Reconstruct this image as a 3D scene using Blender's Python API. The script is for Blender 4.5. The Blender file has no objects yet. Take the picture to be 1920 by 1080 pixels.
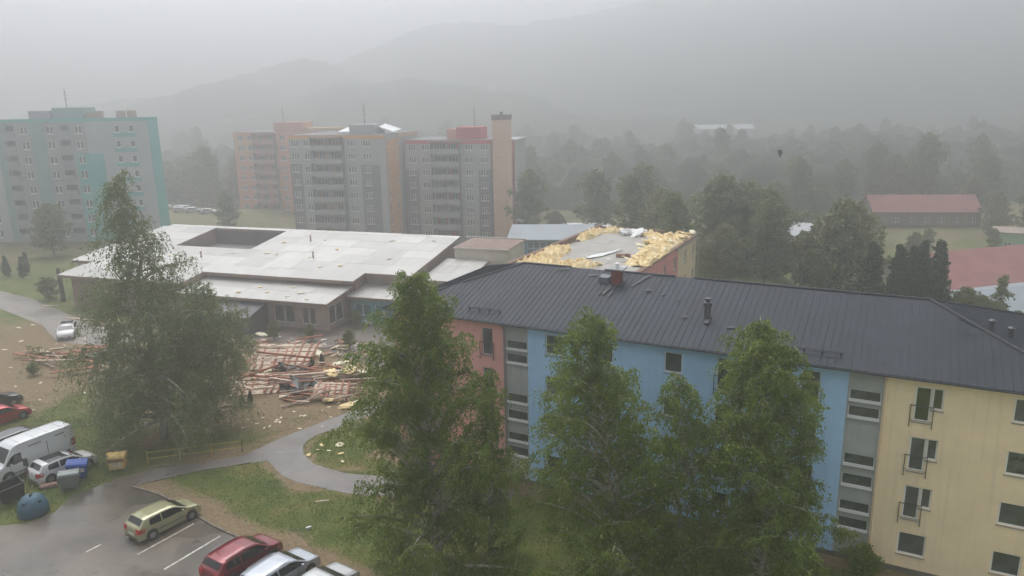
import bpy, bmesh, math, random
import numpy as np
from mathutils import Matrix, Vector

# ------------------------------------------------------------------ camera, sky, sun, exposure
SC = bpy.context.scene
COL = SC.collection
R = math.radians

cam_data = bpy.data.cameras.new('camera')
cam_data.sensor_width = 36.0
cam_data.lens = 26.58
cam_data.clip_start = 0.1
cam_data.clip_end = 12000
cam = bpy.data.objects.new('camera', cam_data)
COL.objects.link(cam)
SC.camera = cam
_p, _r = R(13.93), R(-0.993)
_F = Vector((0, math.cos(_p), -math.sin(_p)))
_U0 = Vector((0, math.sin(_p), math.cos(_p)))
_R0 = Vector((1, 0, 0))
_X = _R0 * math.cos(_r) + _U0 * math.sin(_r)
_Y = _U0 * math.cos(_r) - _R0 * math.sin(_r)
_Z = -_F
cam.matrix_world = Matrix(((_X.x, _Y.x, _Z.x, 0), (_X.y, _Y.y, _Z.y, 0), (_X.z, _Y.z, _Z.z, 25.43), (0, 0, 0, 1)))

SUN_EL, SUN_AZ = 60.0, -22.0          # degrees; azimuth from +Y towards +X
world = bpy.data.worlds.new('World')
SC.world = world
world.use_nodes = True
wn = world.node_tree.nodes
wl = world.node_tree.links
wn.clear()
w_out = wn.new('ShaderNodeOutputWorld')
w_bg = wn.new('ShaderNodeBackground')
w_sky = wn.new('ShaderNodeTexSky')
w_sky.sky_type = 'NISHITA'
w_sky.sun_disc = False
w_sky.sun_elevation = R(SUN_EL)
w_sky.sun_rotation = R(SUN_AZ)
w_sky.air_density = 1.0
w_sky.dust_density = 2.0
w_sky.ozone_density = 1.0
w_hs = wn.new('ShaderNodeHueSaturation')     # an overcast sky is grey, not blue
w_hs.inputs['Saturation'].default_value = 0.27
w_bg.inputs['Strength'].default_value = 0.15
wl.new(w_sky.outputs[0], w_hs.inputs['Color'])
wl.new(w_hs.outputs[0], w_bg.inputs['Color'])
wl.new(w_bg.outputs[0], w_out.inputs['Surface'])

sun_data = bpy.data.lights.new('sun', 'SUN')
sun_data.energy = 1.35
sun_data.angle = R(40)
sun_data.color = (1.0, 0.992, 0.98)
sun = bpy.data.objects.new('sun', sun_data)
COL.objects.link(sun)
_sd = Vector((math.sin(R(SUN_AZ)) * math.cos(R(SUN_EL)), math.cos(R(SUN_AZ)) * math.cos(R(SUN_EL)), math.sin(R(SUN_EL))))
sun.rotation_euler = _sd.to_track_quat('Z', 'Y').to_euler()
sun.location = (0, 0, 60)

SC.view_settings.view_transform = 'Standard'
SC.view_settings.look = 'None'
SC.view_settings.exposure = 0.93
SC.view_settings.gamma = 1.0
SC.view_settings.use_curve_mapping = False
SC.render.engine = 'CYCLES'
cy = SC.cycles
cy.use_denoising = True
cy.max_bounces = 8
cy.diffuse_bounces = 4
cy.glossy_bounces = 2
cy.transmission_bounces = 3
cy.volume_bounces = 1
cy.transparent_max_bounces = 8
cy.caustics_reflective = False
cy.caustics_refractive = False
HAZE_DENSITY = 0.0037

# ------------------------------------------------------------------ helpers
def lin(c):
    c = c / 255.0
    return c / 12.92 if c <= 0.04045 else ((c + 0.055) / 1.055) ** 2.4
def rgb(r, g, b):
    return (lin(r), lin(g), lin(b), 1.0)

MATS = {}
def mat(name, col, rough=0.8, vary=0.12, scale=0.6, bump=0.0, bscale=8.0, metal=0.0, col2=None, streak=0.0, spec=0.5, detail=5.0):
    """Principled material whose colour wanders with object-space noise; streak = rain streaks down a wall."""
    if name in MATS:
        return MATS[name]
    m = bpy.data.materials.new(name)
    m.use_nodes = True
    nt = m.node_tree
    b = nt.nodes['Principled BSDF']
    b.inputs['Roughness'].default_value = rough
    b.inputs['Metallic'].default_value = metal
    b.inputs['Specular IOR Level'].default_value = spec
    co = nt.nodes.new('ShaderNodeTexCoord')
    no = nt.nodes.new('ShaderNodeTexNoise')
    no.inputs['Scale'].default_value = scale
    no.inputs['Detail'].default_value = detail
    no.inputs['Roughness'].default_value = 0.62
    nt.links.new(co.outputs['Object'], no.inputs['Vector'])
    mp = nt.nodes.new('ShaderNodeMapRange')
    mp.inputs['From Min'].default_value = 0.3
    mp.inputs['From Max'].default_value = 0.7
    nt.links.new(no.outputs['Fac'], mp.inputs['Value'])
    mx = nt.nodes.new('ShaderNodeMixRGB')
    c2 = col2 or tuple(max(0, v * (1 - vary * 2.2)) for v in col[:3]) + (1,)
    c1 = col if col2 else tuple(min(1, v * (1 + vary)) for v in col[:3]) + (1,)
    mx.inputs['Color1'].default_value = c1
    mx.inputs['Color2'].default_value = c2
    nt.links.new(mp.outputs[0], mx.inputs['Fac'])
    out = mx.outputs[0]
    if streak > 0:
        sm = nt.nodes.new('ShaderNodeMapping')
        sm.inputs['Scale'].default_value = (2.6, 2.6, 0.09)
        nt.links.new(co.outputs['Object'], sm.inputs['Vector'])
        sn = nt.nodes.new('ShaderNodeTexNoise')
        sn.inputs['Scale'].default_value = 1.3
        sn.inputs['Detail'].default_value = 6
        nt.links.new(sm.outputs[0], sn.inputs['Vector'])
        sp = nt.nodes.new('ShaderNodeMapRange')
        sp.inputs['From Min'].default_value = 0.52
        sp.inputs['From Max'].default_value = 0.75
        sp.inputs['To Max'].default_value = streak
        nt.links.new(sn.outputs['Fac'], sp.inputs['Value'])
        m2 = nt.nodes.new('ShaderNodeMixRGB')
        m2.inputs['Color2'].default_value = tuple(v * 0.45 for v in col[:3]) + (1,)
        nt.links.new(sp.outputs[0], m2.inputs['Fac'])
        nt.links.new(out, m2.inputs['Color1'])
        out = m2.outputs[0]
    nt.links.new(out, b.inputs['Base Color'])
    if bump > 0:
        bn = nt.nodes.new('ShaderNodeTexNoise')
        bn.inputs['Scale'].default_value = bscale
        bn.inputs['Detail'].default_value = 4
        nt.links.new(co.outputs['Object'], bn.inputs['Vector'])
        bu = nt.nodes.new('ShaderNodeBump')
        bu.inputs['Strength'].default_value = bump
        bu.inputs['Distance'].default_value = 0.05
        nt.links.new(bn.outputs['Fac'], bu.inputs['Height'])
        nt.links.new(bu.outputs[0], b.inputs['Normal'])
    MATS[name] = m
    return m

def leaf_mat(name, c1, c2, trans=0.35):
    if name in MATS:
        return MATS[name]
    m = bpy.data.materials.new(name)
    m.use_nodes = True
    nt = m.node_tree
    nt.nodes.clear()
    out = nt.nodes.new('ShaderNodeOutputMaterial')
    ge = nt.nodes.new('ShaderNodeNewGeometry')
    co = nt.nodes.new('ShaderNodeTexCoord')
    no = nt.nodes.new('ShaderNodeTexNoise')
    no.inputs['Scale'].default_value = 0.55
    no.inputs['Detail'].default_value = 3
    nt.links.new(co.outputs['Object'], no.inputs['Vector'])
    ad = nt.nodes.new('ShaderNodeMath')
    ad.operation = 'MULTIPLY_ADD'
    ad.inputs[1].default_value = 0.55
    nt.links.new(ge.outputs['Random Per Island'], ad.inputs[0])
    sb = nt.nodes.new('ShaderNodeMath')
    sb.operation = 'MULTIPLY'
    sb.inputs[1].default_value = 0.75
    nt.links.new(no.outputs['Fac'], sb.inputs[0])
    nt.links.new(sb.outputs[0], ad.inputs[2])
    mx = nt.nodes.new('ShaderNodeMixRGB')
    mx.inputs['Color1'].default_value = c1
    mx.inputs['Color2'].default_value = c2
    nt.links.new(ad.outputs[0], mx.inputs['Fac'])
    pr = nt.nodes.new('ShaderNodeBsdfPrincipled')
    pr.inputs['Roughness'].default_value = 0.45
    nt.links.new(mx.outputs[0], pr.inputs['Base Color'])
    tr = nt.nodes.new('ShaderNodeBsdfTranslucent')
    nt.links.new(mx.outputs[0], tr.inputs['Color'])
    ms = nt.nodes.new('ShaderNodeMixShader')
    ms.inputs['Fac'].default_value = trans
    nt.links.new(pr.outputs[0], ms.inputs[1])
    nt.links.new(tr.outputs[0], ms.inputs[2])
    nt.links.new(ms.outputs[0], out.inputs['Surface'])
    MATS[name] = m
    return m

class MB:
    """collects verts and faces and links them as ONE mesh object"""
    def __init__(s):
        s.v, s.f = [], []
    def add(s, vs, fs):
        o = len(s.v)
        s.v += [tuple(map(float, p)) for p in vs]
        s.f += [tuple(o + i for i in f) for f in fs]
        return s
    def box(s, x0, x1, y0, y1, z0, z1):
        return s.add([(x0, y0, z0), (x1, y0, z0), (x1, y1, z0), (x0, y1, z0), (x0, y0, z1), (x1, y0, z1), (x1, y1, z1), (x0, y1, z1)],
                     [(0, 3, 2, 1), (4, 5, 6, 7), (0, 1, 5, 4), (1, 2, 6, 5), (2, 3, 7, 6), (3, 0, 4, 7)])
    def hexa(s, p):
        """8 corners: bottom 4 (ccw), top 4"""
        return s.add(p, [(0, 3, 2, 1), (4, 5, 6, 7), (0, 1, 5, 4), (1, 2, 6, 5), (2, 3, 7, 6), (3, 0, 4, 7)])
    def slab(s, poly, th):
        """a top polygon [(x,y,z)] with thickness th downwards"""
        n = len(poly)
        vs = list(poly) + [(x, y, z - th) for x, y, z in poly]
        fs = [tuple(range(n)), tuple(range(2 * n - 1, n - 1, -1))] + [(i, n + i, n + (i + 1) % n, (i + 1) % n) for i in range(n)]
        return s.add(vs, fs)
    def tube(s, pts, rad, n=6, cap=True):
        pts = [Vector(p) for p in pts]
        if not hasattr(rad, '__len__'):
            rad = [rad] * len(pts)
        o = len(s.v)
        for i, p in enumerate(pts):
            d = (pts[min(i + 1, len(pts) - 1)] - pts[max(i - 1, 0)])
            if d.length < 1e-6:
                d = Vector((0, 0, 1))
            d.normalize()
            a = d.cross(Vector((0, 0, 1)) if abs(d.z) < 0.95 else Vector((1, 0, 0))).normalized()
            b = d.cross(a)
            for k in range(n):
                t = 2 * math.pi * k / n
                s.v.append(tuple(p + (a * math.cos(t) + b * math.sin(t)) * rad[i]))
        for i in range(len(pts) - 1):
            for k in range(n):
                k2 = (k + 1) % n
                s.f.append((o + i * n + k, o + i * n + k2, o + (i + 1) * n + k2, o + (i + 1) * n + k))
        if cap:
            s.f.append(tuple(o + k for k in range(n - 1, -1, -1)))
            e = o + (len(pts) - 1) * n
            s.f.append(tuple(e + k for k in range(n)))
        return s
    def lathe(s, prof, n=16, axis='z', c=(0, 0, 0)):
        """prof = [(r, h)] swept about an axis through c"""
        o = len(s.v)
        for r, h in prof:
            for k in range(n):
                t = 2 * math.pi * k / n
                if axis == 'z':
                    s.v.append((c[0] + r * math.cos(t), c[1] + r * math.sin(t), c[2] + h))
                else:
                    s.v.append((c[0] + r * math.cos(t), c[1] + h, c[2] + r * math.sin(t)))
        for i in range(len(prof) - 1):
            for k in range(n):
                k2 = (k + 1) % n
                q = (o + i * n + k, o + i * n + k2, o + (i + 1) * n + k2, o + (i + 1) * n + k)
                s.f.append(q if axis == 'z' else q[::-1])
        s.f.append(tuple(o + k for k in range(n)))
        s.f.append(tuple(o + (len(prof) - 1) * n + k for k in range(n)))
        return s
    def mesh(s, name, m, smooth=False):
        me = bpy.data.meshes.new(name)
        me.from_pydata(s.v, [], s.f)
        me.validate()
        if m:
            me.materials.append(m)
        if smooth:
            me.polygons.foreach_set('use_smooth', [True] * len(me.polygons))
        me.update()
        return me
    def build(s, name, m, parent=None, loc=(0, 0, 0), smooth=False, rz=0.0):
        return link(name, s.mesh(name, m, smooth), parent, loc, rz)

def link(name, me, parent=None, loc=(0, 0, 0), rz=0.0):
    o = bpy.data.objects.new(name, me)
    COL.objects.link(o)
    o.location = loc
    if rz:
        o.rotation_euler = (0, 0, rz)
    if parent is not None:
        o.parent = parent
    return o

def tag(o, label=None, cat=None, group=None, kind=None):
    if label: o['label'] = label
    if cat: o['category'] = cat
    if group: o['group'] = group
    if kind: o['kind'] = kind
    return o

def thing(name, label, cat, loc=(0, 0, 0), rz=0.0, group=None):
    o = bpy.data.objects.new(name, None)
    COL.objects.link(o)
    o.location = loc
    o.rotation_euler = (0, 0, rz)
    o.empty_display_size = 0.3
    return tag(o, label, cat, group)

def children_of(o):
    return list(o.children)

def copy_tree(o, parent=None):
    c = o.copy()
    COL.objects.link(c)
    c.parent = parent
    for ch in children_of(o):
        copy_tree(ch, c)
    return c

# smooth value noise on numpy arrays
_rs = np.random.RandomState(7)
_NT = _rs.rand(256, 256)
def vnoise(x, y):
    x = np.asarray(x, float); y = np.asarray(y, float)
    xi = np.floor(x).astype(int); yi = np.floor(y).astype(int)
    fx = x - xi; fy = y - yi
    fx = fx * fx * (3 - 2 * fx); fy = fy * fy * (3 - 2 * fy)
    g = lambda a, b: _NT[a % 256, b % 256]
    return (g(xi, yi) * (1 - fx) + g(xi + 1, yi) * fx) * (1 - fy) + (g(xi, yi + 1) * (1 - fx) + g(xi + 1, yi + 1) * fx) * fy
def fbm(x, y, o=4):
    s, a, t = 0, 0.5, 0
    for i in range(o):
        s = s + a * vnoise(x * 2 ** i + 13.7 * i, y * 2 ** i + 5.1 * i)
        t += a
        a *= 0.5
    return s / t
def sstep(a, b, x):
    t = np.clip((np.asarray(x, float) - a) / (b - a), 0, 1)
    return t * t * (3 - 2 * t)

def grid_mesh(name, xs, ys, zf, m, attr=None):
    X, Y = np.meshgrid(xs, ys)
    Z = zf(X, Y)
    nx, ny = len(xs), len(ys)
    co = np.stack([X, Y, Z], -1).reshape(-1, 3).astype(np.float32)
    i = np.arange((ny - 1) * (nx - 1))
    a = (i // (nx - 1)) * nx + i % (nx - 1)
    quads = np.stack([a, a + 1, a + nx + 1, a + nx], 1)
    me = fast_mesh(name, co, quads, m)
    me.polygons.foreach_set('use_smooth', np.ones(len(quads), dtype=bool))
    if attr:
        for k, f in attr.items():
            at = me.attributes.new(k, 'FLOAT', 'POINT')
            at.data.foreach_set('value', f(X, Y).reshape(-1).astype(np.float32))
    return me

def fast_mesh(name, co, quads, m):
    me = bpy.data.meshes.new(name)
    n, k = quads.shape
    me.vertices.add(len(co))
    me.vertices.foreach_set('co', np.asarray(co, np.float32).reshape(-1))
    me.loops.add(n * k)
    me.loops.foreach_set('vertex_index', quads.reshape(-1).astype(np.int32))
    me.polygons.add(n)
    me.polygons.foreach_set('loop_start', (np.arange(n) * k).astype(np.int32))
    me.update(calc_edges=True)
    me.validate()
    if m:
        me.materials.append(m)
    return me

def poly_sheet(name, pts, z, m, parent=None, subdiv=0):
    bm = bmesh.new()
    f = bm.faces.new([bm.verts.new((x, y, z)) for x, y in pts])
    if f.normal.z < 0:
        f.normal_flip()
    bmesh.ops.triangulate(bm, faces=bm.faces[:])
    for fa in bm.faces:
        if fa.normal.z < 0:
            fa.normal_flip()
    me = bpy.data.meshes.new(name)
    bm.to_mesh(me)
    bm.free()
    me.materials.append(m)
    return link(name, me, parent)
# ------------------------------------------------------------------ ground, paved areas, hills
def terrain(x, y):
    drop = -6.5 * sstep(122, 150, y) * sstep(-72, -50, x)
    drop2 = -5.0 * sstep(62, 110, y) * sstep(34, 52, x) * (1 - sstep(122, 150, y))
    left = -5.0 * sstep(175, 240, y) * (1 - sstep(-72, -50, x))
    far = 0.9 * (fbm(x / 30.0, y / 30.0, 3) - 0.5) * sstep(125, 160, y)
    return np.minimum(drop, drop2) + left + far

def seg_mask(X, Y, pts, w0, w1):
    d = np.full(X.shape, 1e9)
    for (ax, ay), (bx, by) in zip(pts[:-1], pts[1:]):
        vx, vy = bx - ax, by - ay
        t = np.clip(((X - ax) * vx + (Y - ay) * vy) / (vx * vx + vy * vy), 0, 1)
        d = np.minimum(d, np.hypot(X - ax - t * vx, Y - ay - t * vy))
    return 1 - sstep(w0, w1, d)

def dirt(X, Y):
    """bare worn soil: beside the lot, along the paths, round the school and over the field by the road"""
    n = fbm(X / 2.2, Y / 2.2, 4)
    lot = seg_mask(X, Y, [(-26.4, 47.6), (-21.6, 44.6), (-17.8, 41.7), (-9, 36.0)], 0.7, 2.8)
    paths = seg_mask(X, Y, [(-26, 50.2), (-20.3, 52.3), (-13.8, 60.5)], 0.6, 2.4) * 0.8
    paths2 = seg_mask(X, Y, [(-18, 50.6), (-15, 47.2), (-6, 44.6)], 0.2, 1.1)
    edge = seg_mask(X, Y, [(-12, 59.2), (-16.1, 53.5), (-14.6, 50.3), (-6, 47.8)], 0.1, 0.9) * 0.8
    field = np.exp(-(((X + 52) / 20) ** 2 + ((Y - 76) / 17) ** 2)) * 1.35
    site = np.exp(-(((X + 20) / 12) ** 2 + ((Y - 62) / 7.5) ** 2)) * 1.1
    school = np.exp(-(((X + 22) / 15) ** 2 + ((Y - 76) / 9) ** 2)) * 1.2
    wall = seg_mask(X, Y, [(-10, 52), (1.2, 46.2), (28, 32.3)], 0.4, 1.6) * 0.8
    yard = sstep(50, 58, X) * sstep(118, 126, Y) * (1 - sstep(172, 180, Y)) * 0.5
    under = np.exp(-(((X + 27.5) / 4.5) ** 2 + ((Y - 54.8) / 3.4) ** 2)) * 0.75
    m = np.maximum.reduce([lot, paths, paths2, edge, field, site, school, wall, under, yard, sstep(108, 126, Y) * 0.5])
    return np.clip(m + (n - 0.5) * 1.1, 0, 1)

gm = bpy.data.materials.new('grass_and_soil')
gm.use_nodes = True
nt = gm.node_tree
gb = nt.nodes['Principled BSDF']
gb.inputs['Roughness'].default_value = 0.85
gb.inputs['Specular IOR Level'].default_value = 0.3
ga = nt.nodes.new('ShaderNodeAttribute'); ga.attribute_name = 'dirt'
gc = nt.nodes.new('ShaderNodeNewGeometry')
def _noise(sc, det=5, rough=0.6):
    n_ = nt.nodes.new('ShaderNodeTexNoise')
    n_.inputs['Scale'].default_value = sc; n_.inputs['Detail'].default_value = det; n_.inputs['Roughness'].default_value = rough
    nt.links.new(gc.outputs['Position'], n_.inputs['Vector'])
    return n_
def _ramp(node, stops):
    r_ = nt.nodes.new('ShaderNodeValToRGB')
    while len(r_.color_ramp.elements) < len(stops):
        r_.color_ramp.elements.new(0.5)
    for e_, (p_, c_) in zip(r_.color_ramp.elements, stops):
        e_.position = p_; e_.color = c_
    nt.links.new(node, r_.inputs['Fac'])
    return r_
n1 = _noise(0.35, 8, 0.7); n2 = _noise(3.0, 6, 0.75)
grass = _ramp(n1.outputs['Fac'], [(0.30, rgb(58, 78, 32)), (0.48, rgb(84, 98, 42)), (0.60, rgb(106, 106, 54)), (0.75, rgb(124, 112, 78))])
soil = _ramp(n2.outputs['Fac'], [(0.28, rgb(84, 72, 56)), (0.5, rgb(124, 106, 80)), (0.72, rgb(150, 130, 98))])
jit = nt.nodes.new('ShaderNodeMath'); jit.operation = 'MULTIPLY_ADD'; jit.inputs[1].default_value = 0.9
sub = nt.nodes.new('ShaderNodeMath'); sub.operation = 'SUBTRACT'; sub.inputs[1].default_value = 0.5
nt.links.new(n2.outputs['Fac'], sub.inputs[0]); nt.links.new(sub.outputs[0], jit.inputs[0]); nt.links.new(ga.outputs['Fac'], jit.inputs[2])
jr = nt.nodes.new('ShaderNodeMapRange'); jr.inputs['From Min'].default_value = 0.35; jr.inputs['From Max'].default_value = 0.75
nt.links.new(jit.outputs[0], jr.inputs['Value'])
gx = nt.nodes.new('ShaderNodeMixRGB')
nt.links.new(jr.outputs[0], gx.inputs['Fac']); nt.links.new(grass.outputs[0], gx.inputs['Color1']); nt.links.new(soil.outputs[0], gx.inputs['Color2'])
nt.links.new(gx.outputs[0], gb.inputs['Base Color'])
gbu = nt.nodes.new('ShaderNodeBump'); gbu.inputs['Strength'].default_value = 0.6; gbu.inputs['Distance'].default_value = 0.12
gn = _noise(7.0, 5, 0.8)
nt.links.new(gn.outputs['Fac'], gbu.inputs['Height']); nt.links.new(gbu.outputs[0], gb.inputs['Normal'])

xs = np.unique(np.concatenate([np.linspace(-2600, -150, 26), np.arange(-150, -75, 3.0), np.arange(-75, 45, 0.75), np.arange(45, 150, 3.0), np.linspace(150, 2600, 26)]))
ys = np.unique(np.concatenate([np.linspace(-300, 15, 8), np.arange(15, 95, 0.75), np.arange(95, 260, 3.0), np.linspace(260, 2600, 28)]))
tag(link('ground', grid_mesh('ground', xs, ys, terrain, gm, {'dirt': dirt})), kind='structure')

def asphalt(name, c1, c2, r0, r1, sc=0.25):
    m = bpy.data.materials.new(name); m.use_nodes = True
    t = m.node_tree; b = t.nodes['Principled BSDF']
    g = t.nodes.new('ShaderNodeNewGeometry')
    a = t.nodes.new('ShaderNodeTexNoise'); a.inputs['Scale'].default_value = sc; a.inputs['Detail'].default_value = 7; a.inputs['Roughness'].default_value = 0.65
    t.links.new(g.outputs['Position'], a.inputs['Vector'])
    mr = t.nodes.new('ShaderNodeMapRange'); mr.inputs['From Min'].default_value = 0.36; mr.inputs['From Max'].default_value = 0.64
    t.links.new(a.outputs['Fac'], mr.inputs['Value'])
    mx = t.nodes.new('ShaderNodeMixRGB'); mx.inputs['Color1'].default_value = c1; mx.inputs['Color2'].default_value = c2
    t.links.new(mr.outputs[0], mx.inputs['Fac'])
    gr = t.nodes.new('ShaderNodeTexNoise'); gr.inputs['Scale'].default_value = 14; gr.inputs['Detail'].default_value = 4
    t.links.new(g.outputs['Position'], gr.inputs['Vector'])
    gm2 = t.nodes.new('ShaderNodeMapRange'); gm2.inputs['From Min'].default_value = 0.3; gm2.inputs['From Max'].default_value = 0.7; gm2.inputs['To Min'].default_value = 0.75; gm2.inputs['To Max'].default_value = 1.2
    t.links.new(gr.outputs['Fac'], gm2.inputs['Value'])
    mu = t.nodes.new('ShaderNodeMixRGB'); mu.blend_type = 'MULTIPLY'; mu.inputs['Fac'].default_value = 1
    t.links.new(mx.outputs[0], mu.inputs['Color1']); t.links.new(gm2.outputs[0], mu.inputs['Color2'])
    t.links.new(mu.outputs[0], b.inputs['Base Color'])
    w = t.nodes.new('ShaderNodeTexNoise'); w.inputs['Scale'].default_value = 0.16; w.inputs['Detail'].default_value = 4
    t.links.new(g.outputs['Position'], w.inputs['Vector'])
    wr = t.nodes.new('ShaderNodeMapRange'); wr.inputs['From Min'].default_value = 0.42; wr.inputs['From Max'].default_value = 0.58; wr.inputs['To Min'].default_value = r0; wr.inputs['To Max'].default_value = r1
    t.links.new(w.outputs['Fac'], wr.inputs['Value']); t.links.new(wr.outputs[0], b.inputs['Roughness'])
    return m
M_LOT = asphalt('wet_asphalt', rgb(74, 70, 64), rgb(106, 96, 84), 0.16, 0.5)
M_PATH = asphalt('wet_path', rgb(94, 90, 88), rgb(116, 109, 103), 0.25, 0.55, 0.4)
M_ROAD = asphalt('wet_road', rgb(120, 114, 108), rgb(138, 130, 120), 0.3, 0.55)
LOT = [(-26.4, 47.35), (-23.9, 46.1), (-21.6, 44.4), (-19.2, 42.4), (-17.8, 41.4), (-14.5, 39.4), (-9, 35.2), (2, 28), (2, 10), (-62, 10), (-62, 36), (-37, 42.2),
       (-33, 42.6), (-31, 42.9), (-29.9, 44.2), (-30, 46.2), (-28.9, 47.6), (-27.8, 48.9), (-26, 50.0)]
lot = tag(poly_sheet('parking_lot', LOT, 0.012, M_LOT), kind='structure')
PATH = [(-26, 50.0), (-23.2, 50.9), (-20.3, 51.9), (-18.3, 54.9), (-16, 57.6), (-13.8, 60), (-10, 64), (-7, 67), (-5.5, 65.5), (-9, 62), (-12, 59.2), (-14, 56.9), (-15.7, 55.2),
        (-16.15, 54.2), (-16.2, 53.2), (-15.8, 52.0), (-14.6, 50.3), (-11.9, 48.8), (-6, 47.7), (0, 45.9), (-0.6, 44.2), (-6, 45.2), (-11.3, 46), (-15, 47.6), (-16.4, 48.6), (-17.3, 49.8), (-18.2, 51.0), (-22.9, 49.7), (-26.4, 47.35)]
tag(poly_sheet('path', PATH, 0.016, M_PATH), kind='structure')
ROAD = [(-130, 140), (-74, 106.2), (-66, 101), (-56.2, 92.5), (-50.8, 87.6), (-42, 84.8), (-34, 83), (-33.5, 80.5), (-40, 80.5), (-46, 79.6), (-51, 81), (-56.8, 87.8), (-67.5, 96.2), (-124, 130)]
tag(poly_sheet('road', ROAD, 0.012, M_ROAD), kind='structure')
PLAZA = [(-30.5, 82.2), (-28.2, 79.6), (-22, 78.4), (-16, 73.0), (-11.5, 68.5), (-8.5, 71.5), (-9, 84), (-15, 90), (-22, 86), (-29, 89)]
tag(poly_sheet('schoolyard', PLAZA, 0.010, asphalt('yard_paving', rgb(92, 86, 80), rgb(120, 108, 98), 0.4, 0.7, 0.6)), kind='structure')

M_LINE = mat('line_paint', rgb(196, 192, 182), 0.6, 0.25, 3.0)
def line(x0, y0, x1, y1, w=0.12):
    d = Vector((x1 - x0, y1 - y0, 0)); n = Vector((-d.y, d.x, 0)).normalized() * w / 2
    b = MB().add([(x0 - n.x, y0 - n.y, 0.017), (x1 - n.x, y1 - n.y, 0.017), (x1 + n.x, y1 + n.y, 0.017), (x0 + n.x, y0 + n.y, 0.017)], [(0, 1, 2, 3)])
    b.build('painted_line', M_LINE, lot)
line(-22.18, 39.28, -20.19, 42.55); line(-19.95, 37.77, -18.0, 41.1)
line(-25.4, 39.6, -24.9, 40.4, 0.1)

M_KERB = mat('kerb_concrete', rgb(128, 120, 108), 0.85, 0.25, 2.0)
kerb = tag(link('kerb', None), kind='structure')
def kerb_run(pts, h=0.10, w=0.14):
    for (ax, ay), (bx, by) in zip(pts[:-1], pts[1:]):
        L = math.hypot(bx - ax, by - ay); n = max(1, int(round(L / 1.0))); a = math.atan2(by - ay, bx - ax)
        for i in range(n):
            c = MB().box(0.01, L / n - 0.01, -w / 2, w / 2, -0.1, h + random.uniform(-0.03, 0.01))
            t = i / n
            c.build('kerb_stone', M_KERB, kerb, (ax + (bx - ax) * t, ay + (by - ay) * t, 0), rz=a)
random.seed(3)
kerb_run([(-26.5, 47.45), (-23.9, 46.2), (-21.6, 44.5), (-19.2, 42.5), (-17.8, 41.5), (-14.5, 39.5)])
kerb_run([(-26.2, 47.7), (-22.9, 49.5), (-19.4, 50.7)], 0.07)
kerb_run([(-26.6, 50.15), (-24.6, 50.75)], 0.07)

M_HILL = mat('forest_hill', rgb(44, 56, 38), 0.95, 0.3, 0.02, col2=rgb(80, 90, 60))
def ridge(name, Y, prof, wid_front, wid_back, bump, dx):
    px = np.array([p[0] for p in prof], float); pz = np.array([p[1] for p in prof], float)
    x0, x1 = px[0] - 350, px[-1] + 350
    xs = np.arange(x0, x1, dx)
    ys = np.concatenate([np.linspace(Y - wid_front, Y - 60, 14), np.linspace(Y - 55, Y + 15, 12), np.linspace(Y + 30, Y + wid_back, 6)])
    def zf(X, Yy):
        top = np.interp(X, np.concatenate([[x0], px, [x1]]), np.concatenate([[-12], pz, [-12 if pz[-1] < 100 else pz[-1]]]))
        t = np.where(Yy < Y, sstep(Y - wid_front, Y, Yy), 1 - sstep(Y, Y + wid_back, Yy))
        b = (fbm(X / 9.0, Yy / 9.0, 2) - 0.35) * bump + (fbm(X / 60.0, Yy / 60.0, 3) - 0.5) * bump * 1.6
        return -12 + (top + 12) * t + b * sstep(0.05, 0.5, t)
    tag(link(name, grid_mesh(name, xs, ys, zf, M_HILL)), kind='structure')
ridge('wooded_hill', 520, [(-187, 16), (-140, 26), (-118, 34), (-107, 38), (-93, 35), (-68, 36), (-44, 36), (-19, 33), (2, 29), (20, 27), (38, 18), (70, 12)], 110, 110, 5, 2.6)
ridge('wooded_hill', 590, [(-337, 18), (-284, 25), (-251, 30), (-222, 40), (-194, 44), (-170, 37), (-143, 24)], 120, 140, 5, 3.2)
ridge('wooded_hill', 690, [(-269, 40), (-230, 52), (-201, 60), (-178, 62), (-159, 61), (-141, 51), (-110, 41)], 160, 170, 6, 4)
ridge('wooded_hill', 860, [(-230, 48), (-182, 64), (-146, 77), (-111, 91), (-87, 100), (-41, 105), (-7, 103), (39, 106), (85, 112), (125, 119), (160, 127), (256, 144), (426, 147), (551, 144), (799, 133)], 330, 220, 7, 5.5)
ridge('wooded_slope', 560, [(17, 3), (56, 11), (113, 14), (172, 9), (249, 7), (373, 5), (533, 7)], 90, 200, 6, 3.5)

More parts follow.
